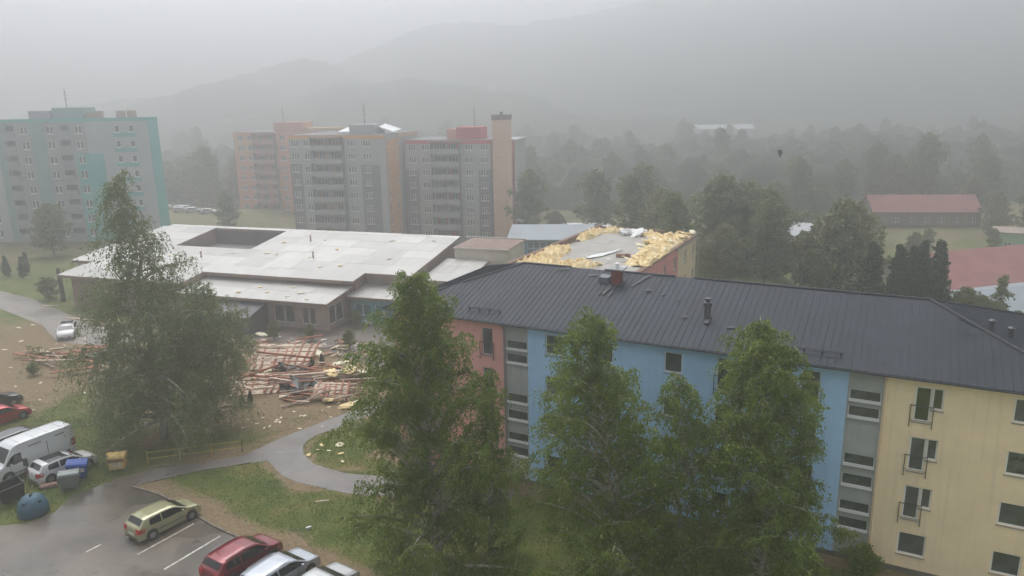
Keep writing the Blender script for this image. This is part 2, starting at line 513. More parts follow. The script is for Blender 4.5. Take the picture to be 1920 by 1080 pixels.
# woods that read as one mass far off in the valley
M_WOOD = mat('far_woods', rgb(34, 44, 28), 0.95, 0.3, 0.3, col2=rgb(66, 76, 48))
def wood_mass(name, label, poly, h, seed, step=1.7):
    px = [p[0] for p in poly]; py = [p[1] for p in poly]
    xs = np.arange(min(px) - 12, max(px) + 12, step); ys = np.arange(min(py) - 12, max(py) + 12, step)
    def dist(X, Y):
        ins = np.zeros(X.shape, bool); d = np.full(X.shape, 1e9); j = len(poly) - 1
        for i in range(len(poly)):
            (xi, yi), (xj, yj) = poly[i], poly[j]
            ins ^= ((yi > Y) != (yj > Y)) & (X < (xj - xi) * (Y - yi) / (yj - yi + 1e-9) + xi)
            t = np.clip(((X - xi) * (xj - xi) + (Y - yi) * (yj - yi)) / ((xj - xi) ** 2 + (yj - yi) ** 2), 0, 1)
            d = np.minimum(d, np.hypot(X - xi - t * (xj - xi), Y - yi - t * (yj - yi))); j = i
        return np.where(ins, d, -d)
    def zf(X, Y):
        e = dist(X, Y) + (fbm(X / 14.0 + seed, Y / 14.0, 2) - 0.5) * 26
        up = sstep(-1, 5, e)
        return terrain(X, Y) - 1.0 + up * (h * (0.55 + 0.75 * fbm(X / 24.0 + seed, Y / 24.0, 2)) + 9.0 * (vnoise(X / 6.5, Y / 6.5 + seed) - 0.4) + 5.0 * (vnoise(X / 3.1 + 3, Y / 3.1) - 0.5))
    tag(link(name, grid_mesh(name, xs, ys, zf, M_WOOD)), label, 'woods', kind='stuff')
wood_mass('woods', 'hazy woods filling the valley behind the long red roofed house', [(12, 232), (40, 212), (75, 214), (130, 222), (210, 235), (300, 300), (330, 420), (170, 400), (60, 360), (10, 330)], 11, 3)
wood_mass('woods', 'hazy woods behind the tower blocks', [(-210, 262), (-120, 250), (-60, 258), (10, 250), (20, 330), (-90, 350), (-220, 360)], 9, 8)
# ------------------------------------------------------------------ building kit
M_FRAME = mat('window_frame_white', rgb(232, 232, 230), 0.5, 0.05)
M_GLASS = mat('glass_dark', rgb(84, 89, 88), 0.08, 0.4, 0.9, spec=0.9)
M_GLASS2 = mat('glass_blind', rgb(96, 98, 94), 0.25, 0.2, 0.9)
M_GLASS4 = mat('glass_curtain', rgb(86, 92, 88), 0.12, 0.5, 3.0, spec=0.9)
M_GLASS3 = mat('glass_green_blind', rgb(74, 84, 44), 0.35, 0.15, 2.0)
M_SILL = mat('sill_grey', rgb(150, 150, 148), 0.6, 0.1)
M_RAIL = mat('rail_steel', rgb(88, 90, 92), 0.45, 0.1, metal=0.5)

def facade(mb, x0, x1, z0, z1, holes, y=0.0, depth=0.16):
    """wall sheet with real openings and reveals; holes = [(xa, xb, za, zb)]"""
    hs = [(max(a, x0), min(b, x1), max(c, z0), min(d, z1)) for a, b, c, d in holes if b > x0 and a < x1 and d > z0 and c < z1]
    X = sorted(set([x0, x1] + [v for h in hs for v in h[:2]])); Z = sorted(set([z0, z1] + [v for h in hs for v in h[2:]]))
    for i in range(len(X) - 1):
        for j in range(len(Z) - 1):
            cx, cz = (X[i] + X[i + 1]) / 2, (Z[j] + Z[j + 1]) / 2
            if any(a < cx < b and c < cz < d for a, b, c, d in hs):
                continue
            mb.add([(X[i], y, Z[j]), (X[i + 1], y, Z[j]), (X[i + 1], y, Z[j + 1]), (X[i], y, Z[j + 1])], [(0, 1, 2, 3)])
    for a, b, c, d in hs:
        e = y + depth
        mb.add([(a, y, c), (b, y, c), (b, e, c), (a, e, c)], [(0, 1, 2, 3)])
        mb.add([(a, y, d), (b, y, d), (b, e, d), (a, e, d)], [(3, 2, 1, 0)])
        mb.add([(a, y, c), (a, e, c), (a, e, d), (a, y, d)], [(0, 1, 2, 3)])
        mb.add([(b, y, c), (b, e, c), (b, e, d), (b, y, d)], [(3, 2, 1, 0)])
    return mb

_wcache = {}
def window(root, x, z, w, h, mull=(0.5,), y=0.10, glass=None, sill=True, fw=0.055, rz=0.0, pos=None):
    """frame > pane, sill; origin = lower left corner of the opening"""
    glass = glass or M_GLASS
    key = (round(w, 2), round(h, 2), mull, fw)
    if key not in _wcache:
        f = MB()
        f.box(0.002, w - 0.002, 0, 0.06, 0.002, fw).box(0.002, w - 0.002, 0, 0.06, h - fw, h - 0.002)
        f.box(0.002, fw, 0, 0.06, fw, h - fw).box(w - fw, w - 0.002, 0, 0.06, fw, h - fw)
        for q in mull:
            f.box(w * q - fw * 0.75, w * q + fw * 0.75, -0.004, 0.06, fw, h - fw)
        s = MB().box(-0.05, w + 0.05, -0.17, -0.01, -0.055 if fw < 0.095 else -0.11, -0.012)
        p = MB().add([(0.02, 0.03, 0.02), (w - 0.02, 0.03, 0.02), (w - 0.02, 0.03, h - 0.02), (0.02, 0.03, h - 0.02)], [(0, 1, 2, 3)])
        _wcache[key] = (f.mesh('window', M_FRAME), s.mesh('sill', M_FRAME if fw > 0.095 else M_SILL), p)
    fm, sm, pm = _wcache[key]
    k2 = key + (glass.name,)
    if k2 not in _wcache:
        _wcache[k2] = pm.mesh('pane', glass)
    o = link('window', fm, root, pos if pos else (x, y, z), rz)
    link('pane', _wcache[k2], o)
    if sill:
        link('sill', sm, o)
    return o

def french_rail(root, x0, x1, z0, z1, y=-0.06):
    r = MB()
    for x in (x0, x1):
        r.box(x - 0.02, x + 0.02, y - 0.04, y, z0 - 0.35, z1)
    r.box(x0 + 0.02, x1 - 0.02, y - 0.035, y - 0.005, z1 - 0.06, z1 - 0.02)
    r.box(x0 + 0.02, x1 - 0.02, y - 0.03, y - 0.01, z0 + 0.02, z0 + 0.04)
    n = 3
    for i in range(1, n):
        x = x0 + (x1 - x0) * i / n
        r.box(x - 0.008, x + 0.008, y - 0.03, y - 0.01, z0 + 0.04, z1 - 0.06)
    return r.build('balcony_rail', M_RAIL, root)

# ------------------------------------------------------------------ the four storey block in pink, blue and yellow under a dark metal roof
BLK = thing('apartment_block', 'four storey block in pink, blue and yellow under dark seamed metal roof', 'building', (1.195, 46.712, 0), -0.481)
M_PINK = mat('render_pink', rgb(230, 168, 160), 0.9, 0.05, 0.5, 0.15, 30, streak=0.22)
M_BLUE = mat('render_blue', rgb(176, 212, 248), 0.9, 0.05, 0.5, 0.15, 30, streak=0.22)
M_YELL = mat('render_yellow', rgb(246, 222, 184), 0.9, 0.05, 0.5, 0.15, 30, streak=0.22)
M_GREY = mat('stair_panel_grey', rgb(172, 174, 172), 0.8, 0.06, 0.5, streak=0.25)
H = 11.25
FL = [0, 2.8, 5.6, 8.4]
rnd = random.Random(5)
SLOTS = [(9.56, 10.13), (8.60, 9.21), (5.80, 6.42), (4.56, 5.22), (3.0, 3.6), (1.95, 2.58)]
sections = [
    ('pink', -10.9, -1.95, M_PINK), ('grey', -1.95, -0.27, M_GREY), ('blue', -0.27, 18.87, M_BLUE), ('grey', 18.87, 20.6, M_GREY), ('yellow', 20.6, 29.5, M_YELL)]
wins, frenches = [], []
for k in range(4):
    z = -2.8 * k
    wins += [(0.98, 9.53 + z, 1.27, 1.34), (4.3, 9.53 + z, 1.27, 1.34), (8.78, 9.53 + z, 1.1, 1.28), (26.36, 9.6 + z, 1.3, 1.26), (-8.4, 9.5 + z, 1.3, 1.3)]
    if k < 3:
        frenches += [(-3.7, 8.86 + z, 0.82, 1.9), (11.9, 8.9 + z, 0.95, 1.95), (16.5, 8.9 + z, 0.98, 1.95)]
    else:
        wins += [(-3.7, 9.5 + z, 0.9, 1.3), (11.9, 9.53 + z, 1.0, 1.3), (16.5, 9.53 + z, 1.0, 1.3), (22.02, 9.52 + z, 1.34, 1.3)]
holes = [(x, x + w, z, z + h) for x, z, w, h in wins + frenches]
combo = []
for k in range(3):
    z = -2.8 * k
    combo.append((22.05, 8.87 + z)); holes += [(22.05, 22.83, 8.87 + z, 10.8 + z), (22.83, 23.36, 9.62 + z, 10.8 + z)]
for xa, xb in ((-1.86, -0.34), (18.97, 20.5)):
    holes += [(xa, xb, a, b) for a, b in SLOTS]
for nm, a, b, m in sections:
    f = facade(MB(), a, b, 0.32 if nm != 'grey' else 0.3, H, holes, 0.05 if nm == 'grey' else 0.0, 0.16 if nm != 'grey' else 0.12)
    if nm == 'grey':
        for x in (a, b):
            s = 1 if x == a else -1
            f.add([(x, 0, 0.3), (x, 0.05, 0.3), (x, 0.05, H), (x, 0, H)], [(0, 1, 2, 3)])
    f.build('wall', m, BLK)['label'] = {'pink': 'pink rendered wall', 'grey': 'grey stairwell strip', 'blue': 'pale blue rendered wall', 'yellow': 'pale yellow rendered wall'}[nm]
MB().box(-10.88, 29.48, 0.03, 13.9, -0.05, 0.318).build('plinth', mat('plinth', rgb(110, 106, 100), 0.9), BLK)
sd = MB()
sd.add([(-10.9, 0, 0.32), (-10.9, 14, 0.32), (-10.9, 14, H), (-10.9, 0, H)], [(3, 2, 1, 0)])
sd.build('end_wall', M_PINK, BLK)
MB().add([(29.5, 0, 0.32), (29.5, 14, 0.32), (29.5, 14, H), (29.5, 0, H)], [(0, 1, 2, 3)]).build('end_wall', M_YELL, BLK)
MB().add([(-10.9, 14, 0.32), (29.5, 14, 0.32), (29.5, 14, H), (-10.9, 14, H)], [(3, 2, 1, 0)]).build('back_wall', M_YELL, BLK)
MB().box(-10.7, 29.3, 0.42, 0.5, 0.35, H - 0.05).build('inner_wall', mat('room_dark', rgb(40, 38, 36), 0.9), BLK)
for x, z, w, h in wins:
    window(BLK, x, z, w, h, (), fw=0.075, glass=rnd.choice([M_GLASS, M_GLASS, M_GLASS4, M_GLASS2]))
for x, z, w, h in frenches:
    window(BLK, x, z, w, h, (), glass=M_GLASS2 if x > 16 else M_GLASS, sill=True)
    french_rail(BLK, x - 0.12, x + w + 0.1, z + 0.05, z + 0.95)
for i, (x, z) in enumerate(combo):
    g = [M_GLASS3, M_GLASS, M_GLASS2][i]
    window(BLK, x, z, 0.78, 1.93, (), glass=g, fw=0.09)
    window(BLK, x + 0.785, z + 0.75, 0.525, 1.18, (), glass=g, fw=0.08)
    french_rail(BLK, x - 0.14, x + 0.9, z + 0.05, z + 0.93)
for xa, xb in ((-1.86, -0.34), (18.97, 20.5)):
    for a, b in SLOTS:
        window(BLK, xa, a, xb - xa, b - a, (), y=0.09, fw=0.035, sill=False)
        MB().box(xa - 0.02, xb + 0.02, -0.015, 0.045, a - 0.10, a + 0.03).build('sill', M_FRAME, BLK)
        MB().box(xa - 0.04, xb + 0.04, -0.03, 0.045, a - 0.22, a - 0.105).build('ledge', M_SILL, BLK)

# roof: deck, seamed sheets one by one, ridge caps, gutter
M_ROOF = mat('roof_metal', rgb(42, 48, 56), 0.6, 0.15, 0.35, 0.10, 3.0, spec=0.25)
M_ROOFD = mat('roof_dark', rgb(42, 45, 50), 0.5, 0.12)
E0, E1, EY0, EY1, EZ = -11.4, 30.0, -0.5, 14.5, 11.38
RX0, RX1, RY, RZ = -3.9, 22.5, 7.0, 13.74
deck = MB().add([(E0, EY0, EZ), (E1, EY0, EZ), (E1, EY1, EZ), (E0, EY1, EZ), (RX0, RY, RZ), (RX1, RY, RZ)],
                [(0, 1, 5, 4), (1, 2, 5), (2, 3, 4, 5), (3, 0, 4), (3, 2, 1, 0)])
ROOF = deck.build('roof', M_ROOFD, BLK, (0, 0, -0.03))
def on_front(x, y): return (x, y, EZ + (y - EY0) * (RZ - EZ) / (RY - EY0))
def on_right(x, y): return (x, y, EZ + (E1 - x) * (RZ - EZ) / (E1 - RX1))
def on_left(x, y): return (x, y, EZ + (x - E0) * (RZ - EZ) / (RX0 - E0))
def ytop(x):
    if x < RX0: return EY0 + (x - E0) * (RY - EY0) / (RX0 - E0)
    if x > RX1: return EY0 + (E1 - x) * (RY - EY0) / (E1 - RX1)
    return RY
def sheet_panel(a, b, c, d, wob):
    """sheet a-b along the eave, d-c along the top, with an upstand seam on the a-d side"""
    b_ = MB()
    up = 0.022 + wob * 0.8
    z = lambda p, h: (p[0], p[1], p[2] + h)
    b_.add([z(a, 0.03), z(b, 0.03), z(c, 0.03), z(d, 0.03)], [(0, 1, 2, 3)])
    va, vd = Vector(a), Vector(d)
    t = (Vector(b) - va).normalized() * 0.034
    b_.hexa([tuple(va), tuple(va + t), tuple(vd + t), tuple(vd), z(va, 0.03 + up), z(va + t, 0.03 + up), z(vd + t, 0.03 + up), z(vd, 0.03 + up)])
    b_.hexa([tuple(va + Vector((0, 0, -0.05))), tuple(Vector(b) + Vector((0, 0, -0.05))), b, a, z(va, 0.0), z(Vector(b), 0.0), z(Vector(b), 0.029), z(va, 0.029)]) if False else None
    return b_
n = 108
for i in range(n):
    xa = E0 + (E1 - E0) * i / n; xb = E0 + (E1 - E0) * (i + 1) / n
    ya, yb = max(ytop(xa), EY0 + 0.01), max(ytop(xb), EY0 + 0.01)
    sheet_panel(on_front(xa, EY0), on_front(xb, EY0), on_front(xb, yb), on_front(xa, ya), rnd.uniform(0, 0.012)).build('roof_panel', M_ROOF, ROOF)
m_ = 38
for i in range(m_):
    ya = EY0 + (EY1 - EY0) * i / m_; yb = EY0 + (EY1 - EY0) * (i + 1) / m_
    fx = lambda y: max(min(y - EY0, EY1 - y) * (E1 - RX1) / (RY - EY0), 0.01)
    sheet_panel(on_right(E1, ya), on_right(E1, yb), on_right(E1 - fx(yb), yb), on_right(E1 - fx(ya), ya), 0.01).build('roof_panel', M_ROOF, ROOF)
    fl = lambda y: max(min(y - EY0, EY1 - y) * (RX0 - E0) / (RY - EY0), 0.01)
    sheet_panel(on_left(E0, yb), on_left(E0, ya), on_left(E0 + fl(ya), ya), on_left(E0 + fl(yb), yb), 0.01).build('roof_panel', M_ROOF, ROOF)
def cap(a, b, torn=()):
    a, b = Vector(a), Vector(b)
    L = (b - a).length; k = int(L / 1.2)
    for i in range(k):
        if i in torn: continue
        p, q = a.lerp(b, i / k), a.lerp(b, (i + 0.985) / k)
        MB().tube([p + Vector((0, 0, 0.05)), q + Vector((0, 0, 0.055))], 0.085, 6).build('ridge_cap', M_ROOFD, ROOF)
cap((RX0, RY, RZ), (RX1, RY, RZ), (3, 4, 9)); cap((E0, EY0, EZ), (RX0, RY, RZ), (4,)); cap((E1, EY0, EZ), (RX1, RY, RZ)); cap((E1, EY1, EZ), (RX1, RY, RZ)); cap((E0, EY1, EZ), (RX0, RY, RZ))
M_GUT = mat('gutter_pale', rgb(180, 180, 176), 0.5, 0.1)
MB().box(E0 + 0.05, E1 - 0.05, EY0 - 0.12, EY0 - 0.01, EZ - 0.10, EZ - 0.035).build('gutter', M_ROOFD, BLK)
MB().box(E0 + 0.1, E1 - 0.1, EY0 + 0.02, -0.02, EZ - 0.14, EZ - 0.105).build('soffit', M_GUT, BLK)
for x in (-1.98, 20.72):
    MB().tube([(x, -0.42, EZ - 0.12), (x, -0.1, EZ - 0.5), (x, -0.1, 0.35)], 0.05, 8).build('downpipe', M_SILL if x < 0 else M_YELL, BLK)
for x0, x1 in ((-5.0, -2.45), (15.4, 18.5)):
    g = MB(); y = 0.45; z = on_front(0, y)[2]
    g.box(x0, x1, y - 0.02, y + 0.02, z + 0.14, z + 0.18).box(x0, x1, y - 0.02, y + 0.02, z + 0.24, z + 0.28)
    for i in range(4):
        x = x0 + (x1 - x0) * (i + 0.15) / 3.3
        g.box(x - 0.03, x + 0.03, y + 0.021, y + 0.05, z + 0.02, z + 0.29)
    g.build('snow_guard', M_ROOFD, BLK)
# chimney stack with its hood, the cowl and two vents on the hip end
M_BRICK = mat('chimney_brick', rgb(128, 62, 52), 0.85, 0.2, 2.0)
zc = on_front(0, 5.5)[2]
ch = MB().box(3.45, 4.05, 5.35, 6.0, zc - 0.2, zc + 0.95).build('chimney', M_BRICK, BLK)
for r in range(7):
    for s in range(2):
        x = 3.46 + s * 0.295
        MB().box(x, x + 0.28, 5.325, 5.349, zc + 0.14 + r * 0.115, zc + 0.235 + r * 0.115).build('brick', M_BRICK, ch)
MB().box(3.2, 4.3, 5.15, 6.2, zc + 0.955, zc + 1.03).build('chimney_cap', M_SILL, ch)
MB().lathe([(0.11, 0), (0.11, 0.22), (0.17, 0.23), (0.17, 0.3), (0.05, 0.4)], 10, c=(3.75, 5.7, zc + 1.03)).build('chimney_pot', M_FRAME, ch)
MB().hexa([(2.55, 5.35, zc - 0.1), (3.25, 5.35, zc - 0.1), (3.25, 6.05, zc + 0.1), (2.55, 6.05, zc + 0.1), (2.55, 5.35, zc + 0.36), (3.25, 5.35, zc + 0.36), (3.25, 6.05, zc + 0.42), (2.55, 6.05, zc + 0.42)]).build('roof_hatch', mat('hatch_grey', rgb(96, 102, 108), 0.4), BLK)
zv = on_front(0, 2.7)[2]
v = MB().lathe([(0.2, -0.3), (0.2, 0.75), (0.26, 0.76), (0.26, 0.95), (0.12, 1.0), (0.12, 1.12), (0.2, 1.14), (0.2, 1.22)], 12, c=(10.6, 2.75, zv)).build('vent_pipe', M_RAIL, BLK)
for vx, vy in ((25.5, 5.3), (26.4, 5.15)):
    zz = on_right(vx, vy)[2]
    MB().lathe([(0.13, -0.2), (0.13, 0.42), (0.19, 0.43), (0.19, 0.52), (0.08, 0.58)], 12, c=(vx, vy, zz)).build('vent_pipe', M_RAIL, BLK)
# torn flashing left lying on the roof sheets
sc = random.Random(11)
for (x, y, w, h, a) in [(3.5, 4.3, 0.9, 0.16, 1.3), (3.9, 4.0, 0.7, 0.12, 1.5), (3.2, 4.1, 0.5, 0.12, 1.2), (5.35, 6.0, 1.7, 0.12, 1.1), (6.2, 4.9, 0.4, 0.2, 0.3), (7.3, 4.6, 0.3, 0.15, 0.9), (2.1, 6.2, 1.2, 0.16, 0.35), (8.4, 4.2, 0.25, 0.15, 0.2), (9.3, 2.4, 0.35, 0.16, 0.4),
                     (10.75, 2.1, 0.35, 0.28, 1.5), (12.2, 1.9, 0.5, 0.16, 0.2), (13.6, 1.8, 0.35, 0.12, 2.0), (24.2, 4.2, 0.9, 0.14, -0.7), (-0.6, 6.5, 1.0, 0.14, 0.3)]:
    f = on_front if x < 23 else on_right
    c, s = math.cos(a) * w / 2, math.sin(a) * w / 2
    nx, ny = -math.sin(a) * h / 2, math.cos(a) * h / 2
    P = [f(x - c - nx, y - s - ny), f(x + c - nx, y + s - ny), f(x + c + nx, y + s + ny), f(x - c + nx, y - s + ny)]
    P = [(p[0], p[1], p[2] + 0.07 + sc.uniform(0, 0.08)) for p in P]
    o = MB().slab(P, 0.02).build('flashing_scrap', M_ROOFD)
    o.location = BLK.location; o.rotation_euler = BLK.rotation_euler
    tag(o, 'torn strip of dark metal flashing lying on the seamed roof', 'metal scrap', 'flashing scraps on the metal roof')

# ------------------------------------------------------------------ wing behind it, its flat roof torn off
TORN = thing('torn_roof_building', 'block with flat roof stripped to grey deck, pink and cream wall', 'building', (1.195, 46.712, 0), -0.481)
M_CREAM = mat('render_cream', rgb(206, 188, 156), 0.9, 0.06, 0.4, streak=0.25)
M_PINK2 = mat('render_pink_faded', rgb(204, 138, 136), 0.9, 0.06, 0.4, streak=0.2)
M_WOODB = mat('parapet_boards', rgb(132, 96, 78), 0.8, 0.25, 1.5)
M_DECK = mat('deck_concrete', rgb(158, 154, 146), 0.6, 0.10, 0.4, 0.1, 6)
tx0, tx1, ty0, ty1, tz = -12.4, -0.4, 14.3, 44.6, 9.7
def side_facade(mb, y0, y1, z0, z1, holes, x):
    t = facade(MB(), y0, y1, z0, z1, holes, 0.0, 0.15)
    mb.add([(x - q[1], q[0], q[2]) for q in t.v], t.f)
    return mb
tw = [(31.3, 7.6, 1.1, 1.35), (35.2, 7.6, 1.1, 1.35), (39.3, 7.6, 1.15, 1.4), (42.9, 7.6, 1.15, 1.45)]
tws = [(a, z - 2.85 * k, w, h) for k in range(3) for a, z, w, h in tw]
th = [(a, a + w, z, z + h) for a, z, w, h in tws]
side_facade(MB(), ty0, 36.9, 0, tz, th, tx1).build('wall', M_PINK2, TORN)['label'] = 'faded pink wall'
side_facade(MB(), 36.9, ty1, 0, tz, th, tx1).build('wall', M_CREAM, TORN)['label'] = 'cream wall'
MB().add([(tx0, ty0, 0), (tx0, ty1, 0), (tx0, ty1, tz), (tx0, ty0, tz)], [(3, 2, 1, 0)]).build('wall', M_CREAM, TORN)
MB().add([(tx0, ty1, 0), (tx1, ty1, 0), (tx1, ty1, tz), (tx0, ty1, tz)], [(3, 2, 1, 0)]).build('wall', M_CREAM, TORN)
for a, z, w, h in tws:
    window(TORN, 0, 0, w, h, (0.5,), rz=math.pi / 2, pos=(tx1 - 0.10, a, z), glass=M_GLASS)
MB().box(tx0 + 0.02, tx1 - 0.02, ty0, ty1 - 0.02, tz, tz + 0.12).build('roof_deck', M_DECK, TORN)
# deck slabs: joints between the precast pieces
for i in range(7):
    for j in range(3):
        MB().box(tx0 + 0.42 + j * 3.75, tx0 + 0.42 + j * 3.75 + 3.72, 15.0 + i * 4.15, 15.0 + i * 4.15 + 4.12, tz + 0.122, tz + 0.15 + 0.006 * ((i + j) % 3)).build('deck_slab', M_DECK, TORN)
MB().box(tx0 - 0.05, tx0 + 0.35, ty0, ty1, tz + 0.001, tz + 0.75).build('parapet', M_WOODB, TORN)
MB().box(tx0 + 0.36, -4.2, ty1 - 0.3, ty1 + 0.02, tz + 0.122, tz + 0.55).build('parapet', M_WOODB, TORN)
MB().box(tx1 - 0.35, tx1 + 0.1, ty0, ty1, tz + 0.122, tz + 0.26).build('parapet', M_WOODB, TORN)
MB().box(tx1 + 0.03, tx1 + 0.14, 36.0, ty1 + 0.1, tz - 0.12, tz + 0.12).build('gutter', M_SILL, TORN)

M_WOOL = mat('mineral_wool', rgb(240, 226, 186), 0.95, 0.18, 2.5, 0.5, 9, col2=rgb(216, 182, 116))
M_WOOL2 = mat('mineral_wool_pale', rgb(240, 230, 200), 0.95, 0.15, 1.2, 0.5, 9)
M_FOIL = mat('white_membrane', rgb(222, 222, 220), 0.5, 0.08, 1.0)
def chunk_mesh(name, m, seed, flat=0.5, rough=0.35):
    bm = bmesh.new()
    bmesh.ops.create_icosphere(bm, subdivisions=2, radius=1.0)
    r = random.Random(seed)
    ox, oy = r.uniform(0, 90), r.uniform(0, 90)
    for v in bm.verts:
        p = v.co.copy()
        k = 1 + rough * 2.6 * (float(fbm(p.x * 1.9 + ox, p.y * 1.9 + p.z * 2.3 + oy, 3)) - 0.5) + r.uniform(-0.12, 0.12)
        # squarer than a ball: torn slab
        q = Vector([math.copysign(abs(c) ** 0.7, c) for c in p])
        v.co = q * k
        v.co.z *= flat
    me = bpy.data.meshes.new(name)
    bm.to_mesh(me); bm.free()
    me.materials.append(m)
    return me
WOOL = [chunk_mesh('insulation_batt', M_WOOL, i, 0.42) for i in range(4)] + [chunk_mesh('insulation_batt', M_WOOL2, 20 + i, 0.3) for i in range(4)]
def to_world(root, x, y, z):
    c, s = math.cos(root.rotation_euler.z), math.sin(root.rotation_euler.z)
    return (root.location.x + c * x - s * y, root.location.y + s * x + c * y, root.location.z + z)
wr = random.Random(21)
def wool(x, y, z, sx, sy, sz, label, group, pool=WOOL, name='insulation_batt', cat='insulation', tilt=0.35):
    o = link(name, wr.choice(pool), None, (x, y, z))
    o.scale = (sx, sy, sz)
    o.rotation_euler = (wr.uniform(-tilt, tilt), wr.uniform(-tilt, tilt), wr.uniform(0, 6.28))
    return tag(o, label, cat, group)
def heap(n, pts, spread, s0, s1, label, group, lift=0.5):
    for i in range(n):
        t = wr.random() * (len(pts) - 1); k = min(int(t), len(pts) - 2); f = t - k
        x = pts[k][0] + (pts[k + 1][0] - pts[k][0]) * f + wr.gauss(0, spread); y = pts[k][1] + (pts[k + 1][1] - pts[k][1]) * f + wr.gauss(0, spread)
        x = min(max(x, tx0 + 0.7), tx1 - 0.35); y = min(y, ty1 - 0.5)
        s = wr.uniform(s0, s1)
        wool(*to_world(TORN, x, y, tz + 0.2 + wr.random() * lift), s * wr.uniform(0.9, 1.7), s * wr.uniform(0.5, 0.9), s * wr.uniform(0.5, 0.9), label, group)
def mound(label, pts, w, h, seed):
    """crumpled bank of wool following a line on the roof deck"""
    rs_ = np.random.RandomState(seed)
    V, F = [], []
    pts = np.array(pts, float)
    seg = np.concatenate([[0], np.cumsum(np.hypot(*np.diff(pts, axis=0).T))])
    n = int(seg[-1] / 0.16) + 2; m = 15
    for i in range(n):
        d = seg[-1] * i / (n - 1)
        c = np.array([np.interp(d, seg, pts[:, 0]), np.interp(d, seg, pts[:, 1])])
        e = np.array([np.interp(min(d + 0.3, seg[-1]), seg, pts[:, 0]), np.interp(min(d + 0.3, seg[-1]), seg, pts[:, 1])]) - np.array([np.interp(max(d - 0.3, 0), seg, pts[:, 0]), np.interp(max(d - 0.3, 0), seg, pts[:, 1])])
        e /= np.hypot(*e) + 1e-9
        nn = np.array([-e[1], e[0]])
        end = min(1.0, min(d, seg[-1] - d) / 0.9)
        ww = w * (0.55 + 0.45 * end) * (0.65 + 0.7 * float(fbm(d * 0.7 + seed, 1.5, 2)))
        for j in range(m):
            t = j / (m - 1) * 2 - 1
            p = c + nn * t * ww
            a = float(vnoise(p[0] * 1.5 + seed, p[1] * 1.5)); b_ = float(vnoise(p[0] * 3.7 + 9, p[1] * 3.7 + seed))
            cr = abs(a - 0.5) * 2 * 0.75 + abs(b_ - 0.5) * 2 * 0.5
            z = h * (1 - t * t) ** 0.6 * (0.25 + 0.75 * end) * (0.3 + cr * 1.3) + rs_.uniform(-0.05, 0.05) * (1 - abs(t))
            x_ = min(max(p[0], tx0 + 0.38), tx1 + 0.08)
            V.append((x_, min(p[1], ty1 - 0.32), tz + 0.14 + max(z, 0.0)))
    for i in range(n - 1):
        for j in range(m - 1):
            F.append((i * m + j, (i + 1) * m + j, (i + 1) * m + j + 1, i * m + j + 1))
    o = MB().add(V, F).build('insulation_bank', M_WOOL)
    o.location = TORN.location; o.rotation_euler = TORN.rotation_euler
    return tag(o, label, 'insulation')
mound('crumpled bank of yellow mineral wool along the wooden parapet', [(-11.2, 20.5), (-10.6, 24.2), (-11.2, 28.5), (-11.6, 31.5)], 1.25, 0.7, 1)
mound('crumpled bank of yellow mineral wool just behind the dark ridge', [(-10.6, 22.4), (-8.8, 22.6), (-6.8, 23.8), (-5.4, 25.4)], 1.15, 0.6, 2)
mound('thin bank of yellow mineral wool round the far wooden corner', [(-11.7, 36.0), (-11.5, 42.6), (-9.0, 43.6)], 0.7, 0.6, 3)
mound('widest bank of yellow mineral wool above the cream wall', [(-1.2, 25.8), (-1.5, 30.0), (-2.1, 35.0), (-2.3, 39.0), (-2.0, 43.2)], 1.6, 0.6, 4)
mound('bank of yellow mineral wool spilling from the white sheeting', [(-6.2, 43.2), (-4.4, 42.0), (-3.4, 38.4)], 0.9, 0.55, 5)
heap(34, [(-11.3, 20.5), (-10.8, 24.2), (-11.3, 28.5), (-11.6, 31.5)], 0.5, 0.16, 0.42, 'loose piece of yellow wool on the bank along the wooden parapet', 'wool pieces along the wooden parapet', 0.45)
heap(36, [(-10.8, 22.2), (-8.8, 22.6), (-6.6, 23.8), (-5.0, 25.6)], 0.6, 0.16, 0.42, 'loose piece of yellow wool on the bank behind the dark ridge', 'wool pieces behind the dark ridge', 0.4)
heap(20, [(-11.6, 36.0), (-11.4, 42.5), (-9.0, 43.6)], 0.35, 0.15, 0.4, 'loose piece of yellow wool at the far wooden corner', 'wool pieces at the far corner', 0.35)
heap(74, [(-1.3, 26.0), (-1.5, 30.0), (-2.2, 35.0), (-2.4, 39.0), (-2.0, 43.0)], 0.9, 0.18, 0.5, 'loose piece of yellow wool on the bank above the cream wall', 'wool pieces above the cream wall', 0.7)
heap(22, [(-6.2, 43.2), (-4.0, 41.5), (-3.2, 38.0)], 0.6, 0.16, 0.42, 'loose piece of yellow wool beside the white sheeting', 'wool pieces beside the white sheeting', 0.4)
FOIL = [chunk_mesh('sheeting', M_FOIL, 40 + i, 0.55, 0.7) for i in range(3)]
for x, y, s in [(-8.6, 42.6, 0.8), (-7.8, 43.2, 0.7), (-7.0, 42.8, 0.9), (-6.5, 41.6, 0.7), (-8.0, 41.9, 0.5), (-6.0, 42.6, 0.5)]:
    wool(*to_world(TORN, x, y, tz + 0.35), s * 1.3, s * 0.7, s * 0.8, 'crumpled white roof sheeting bunched on the stripped roof', 'crumpled white sheeting', FOIL, 'roof_sheeting', 'sheeting')
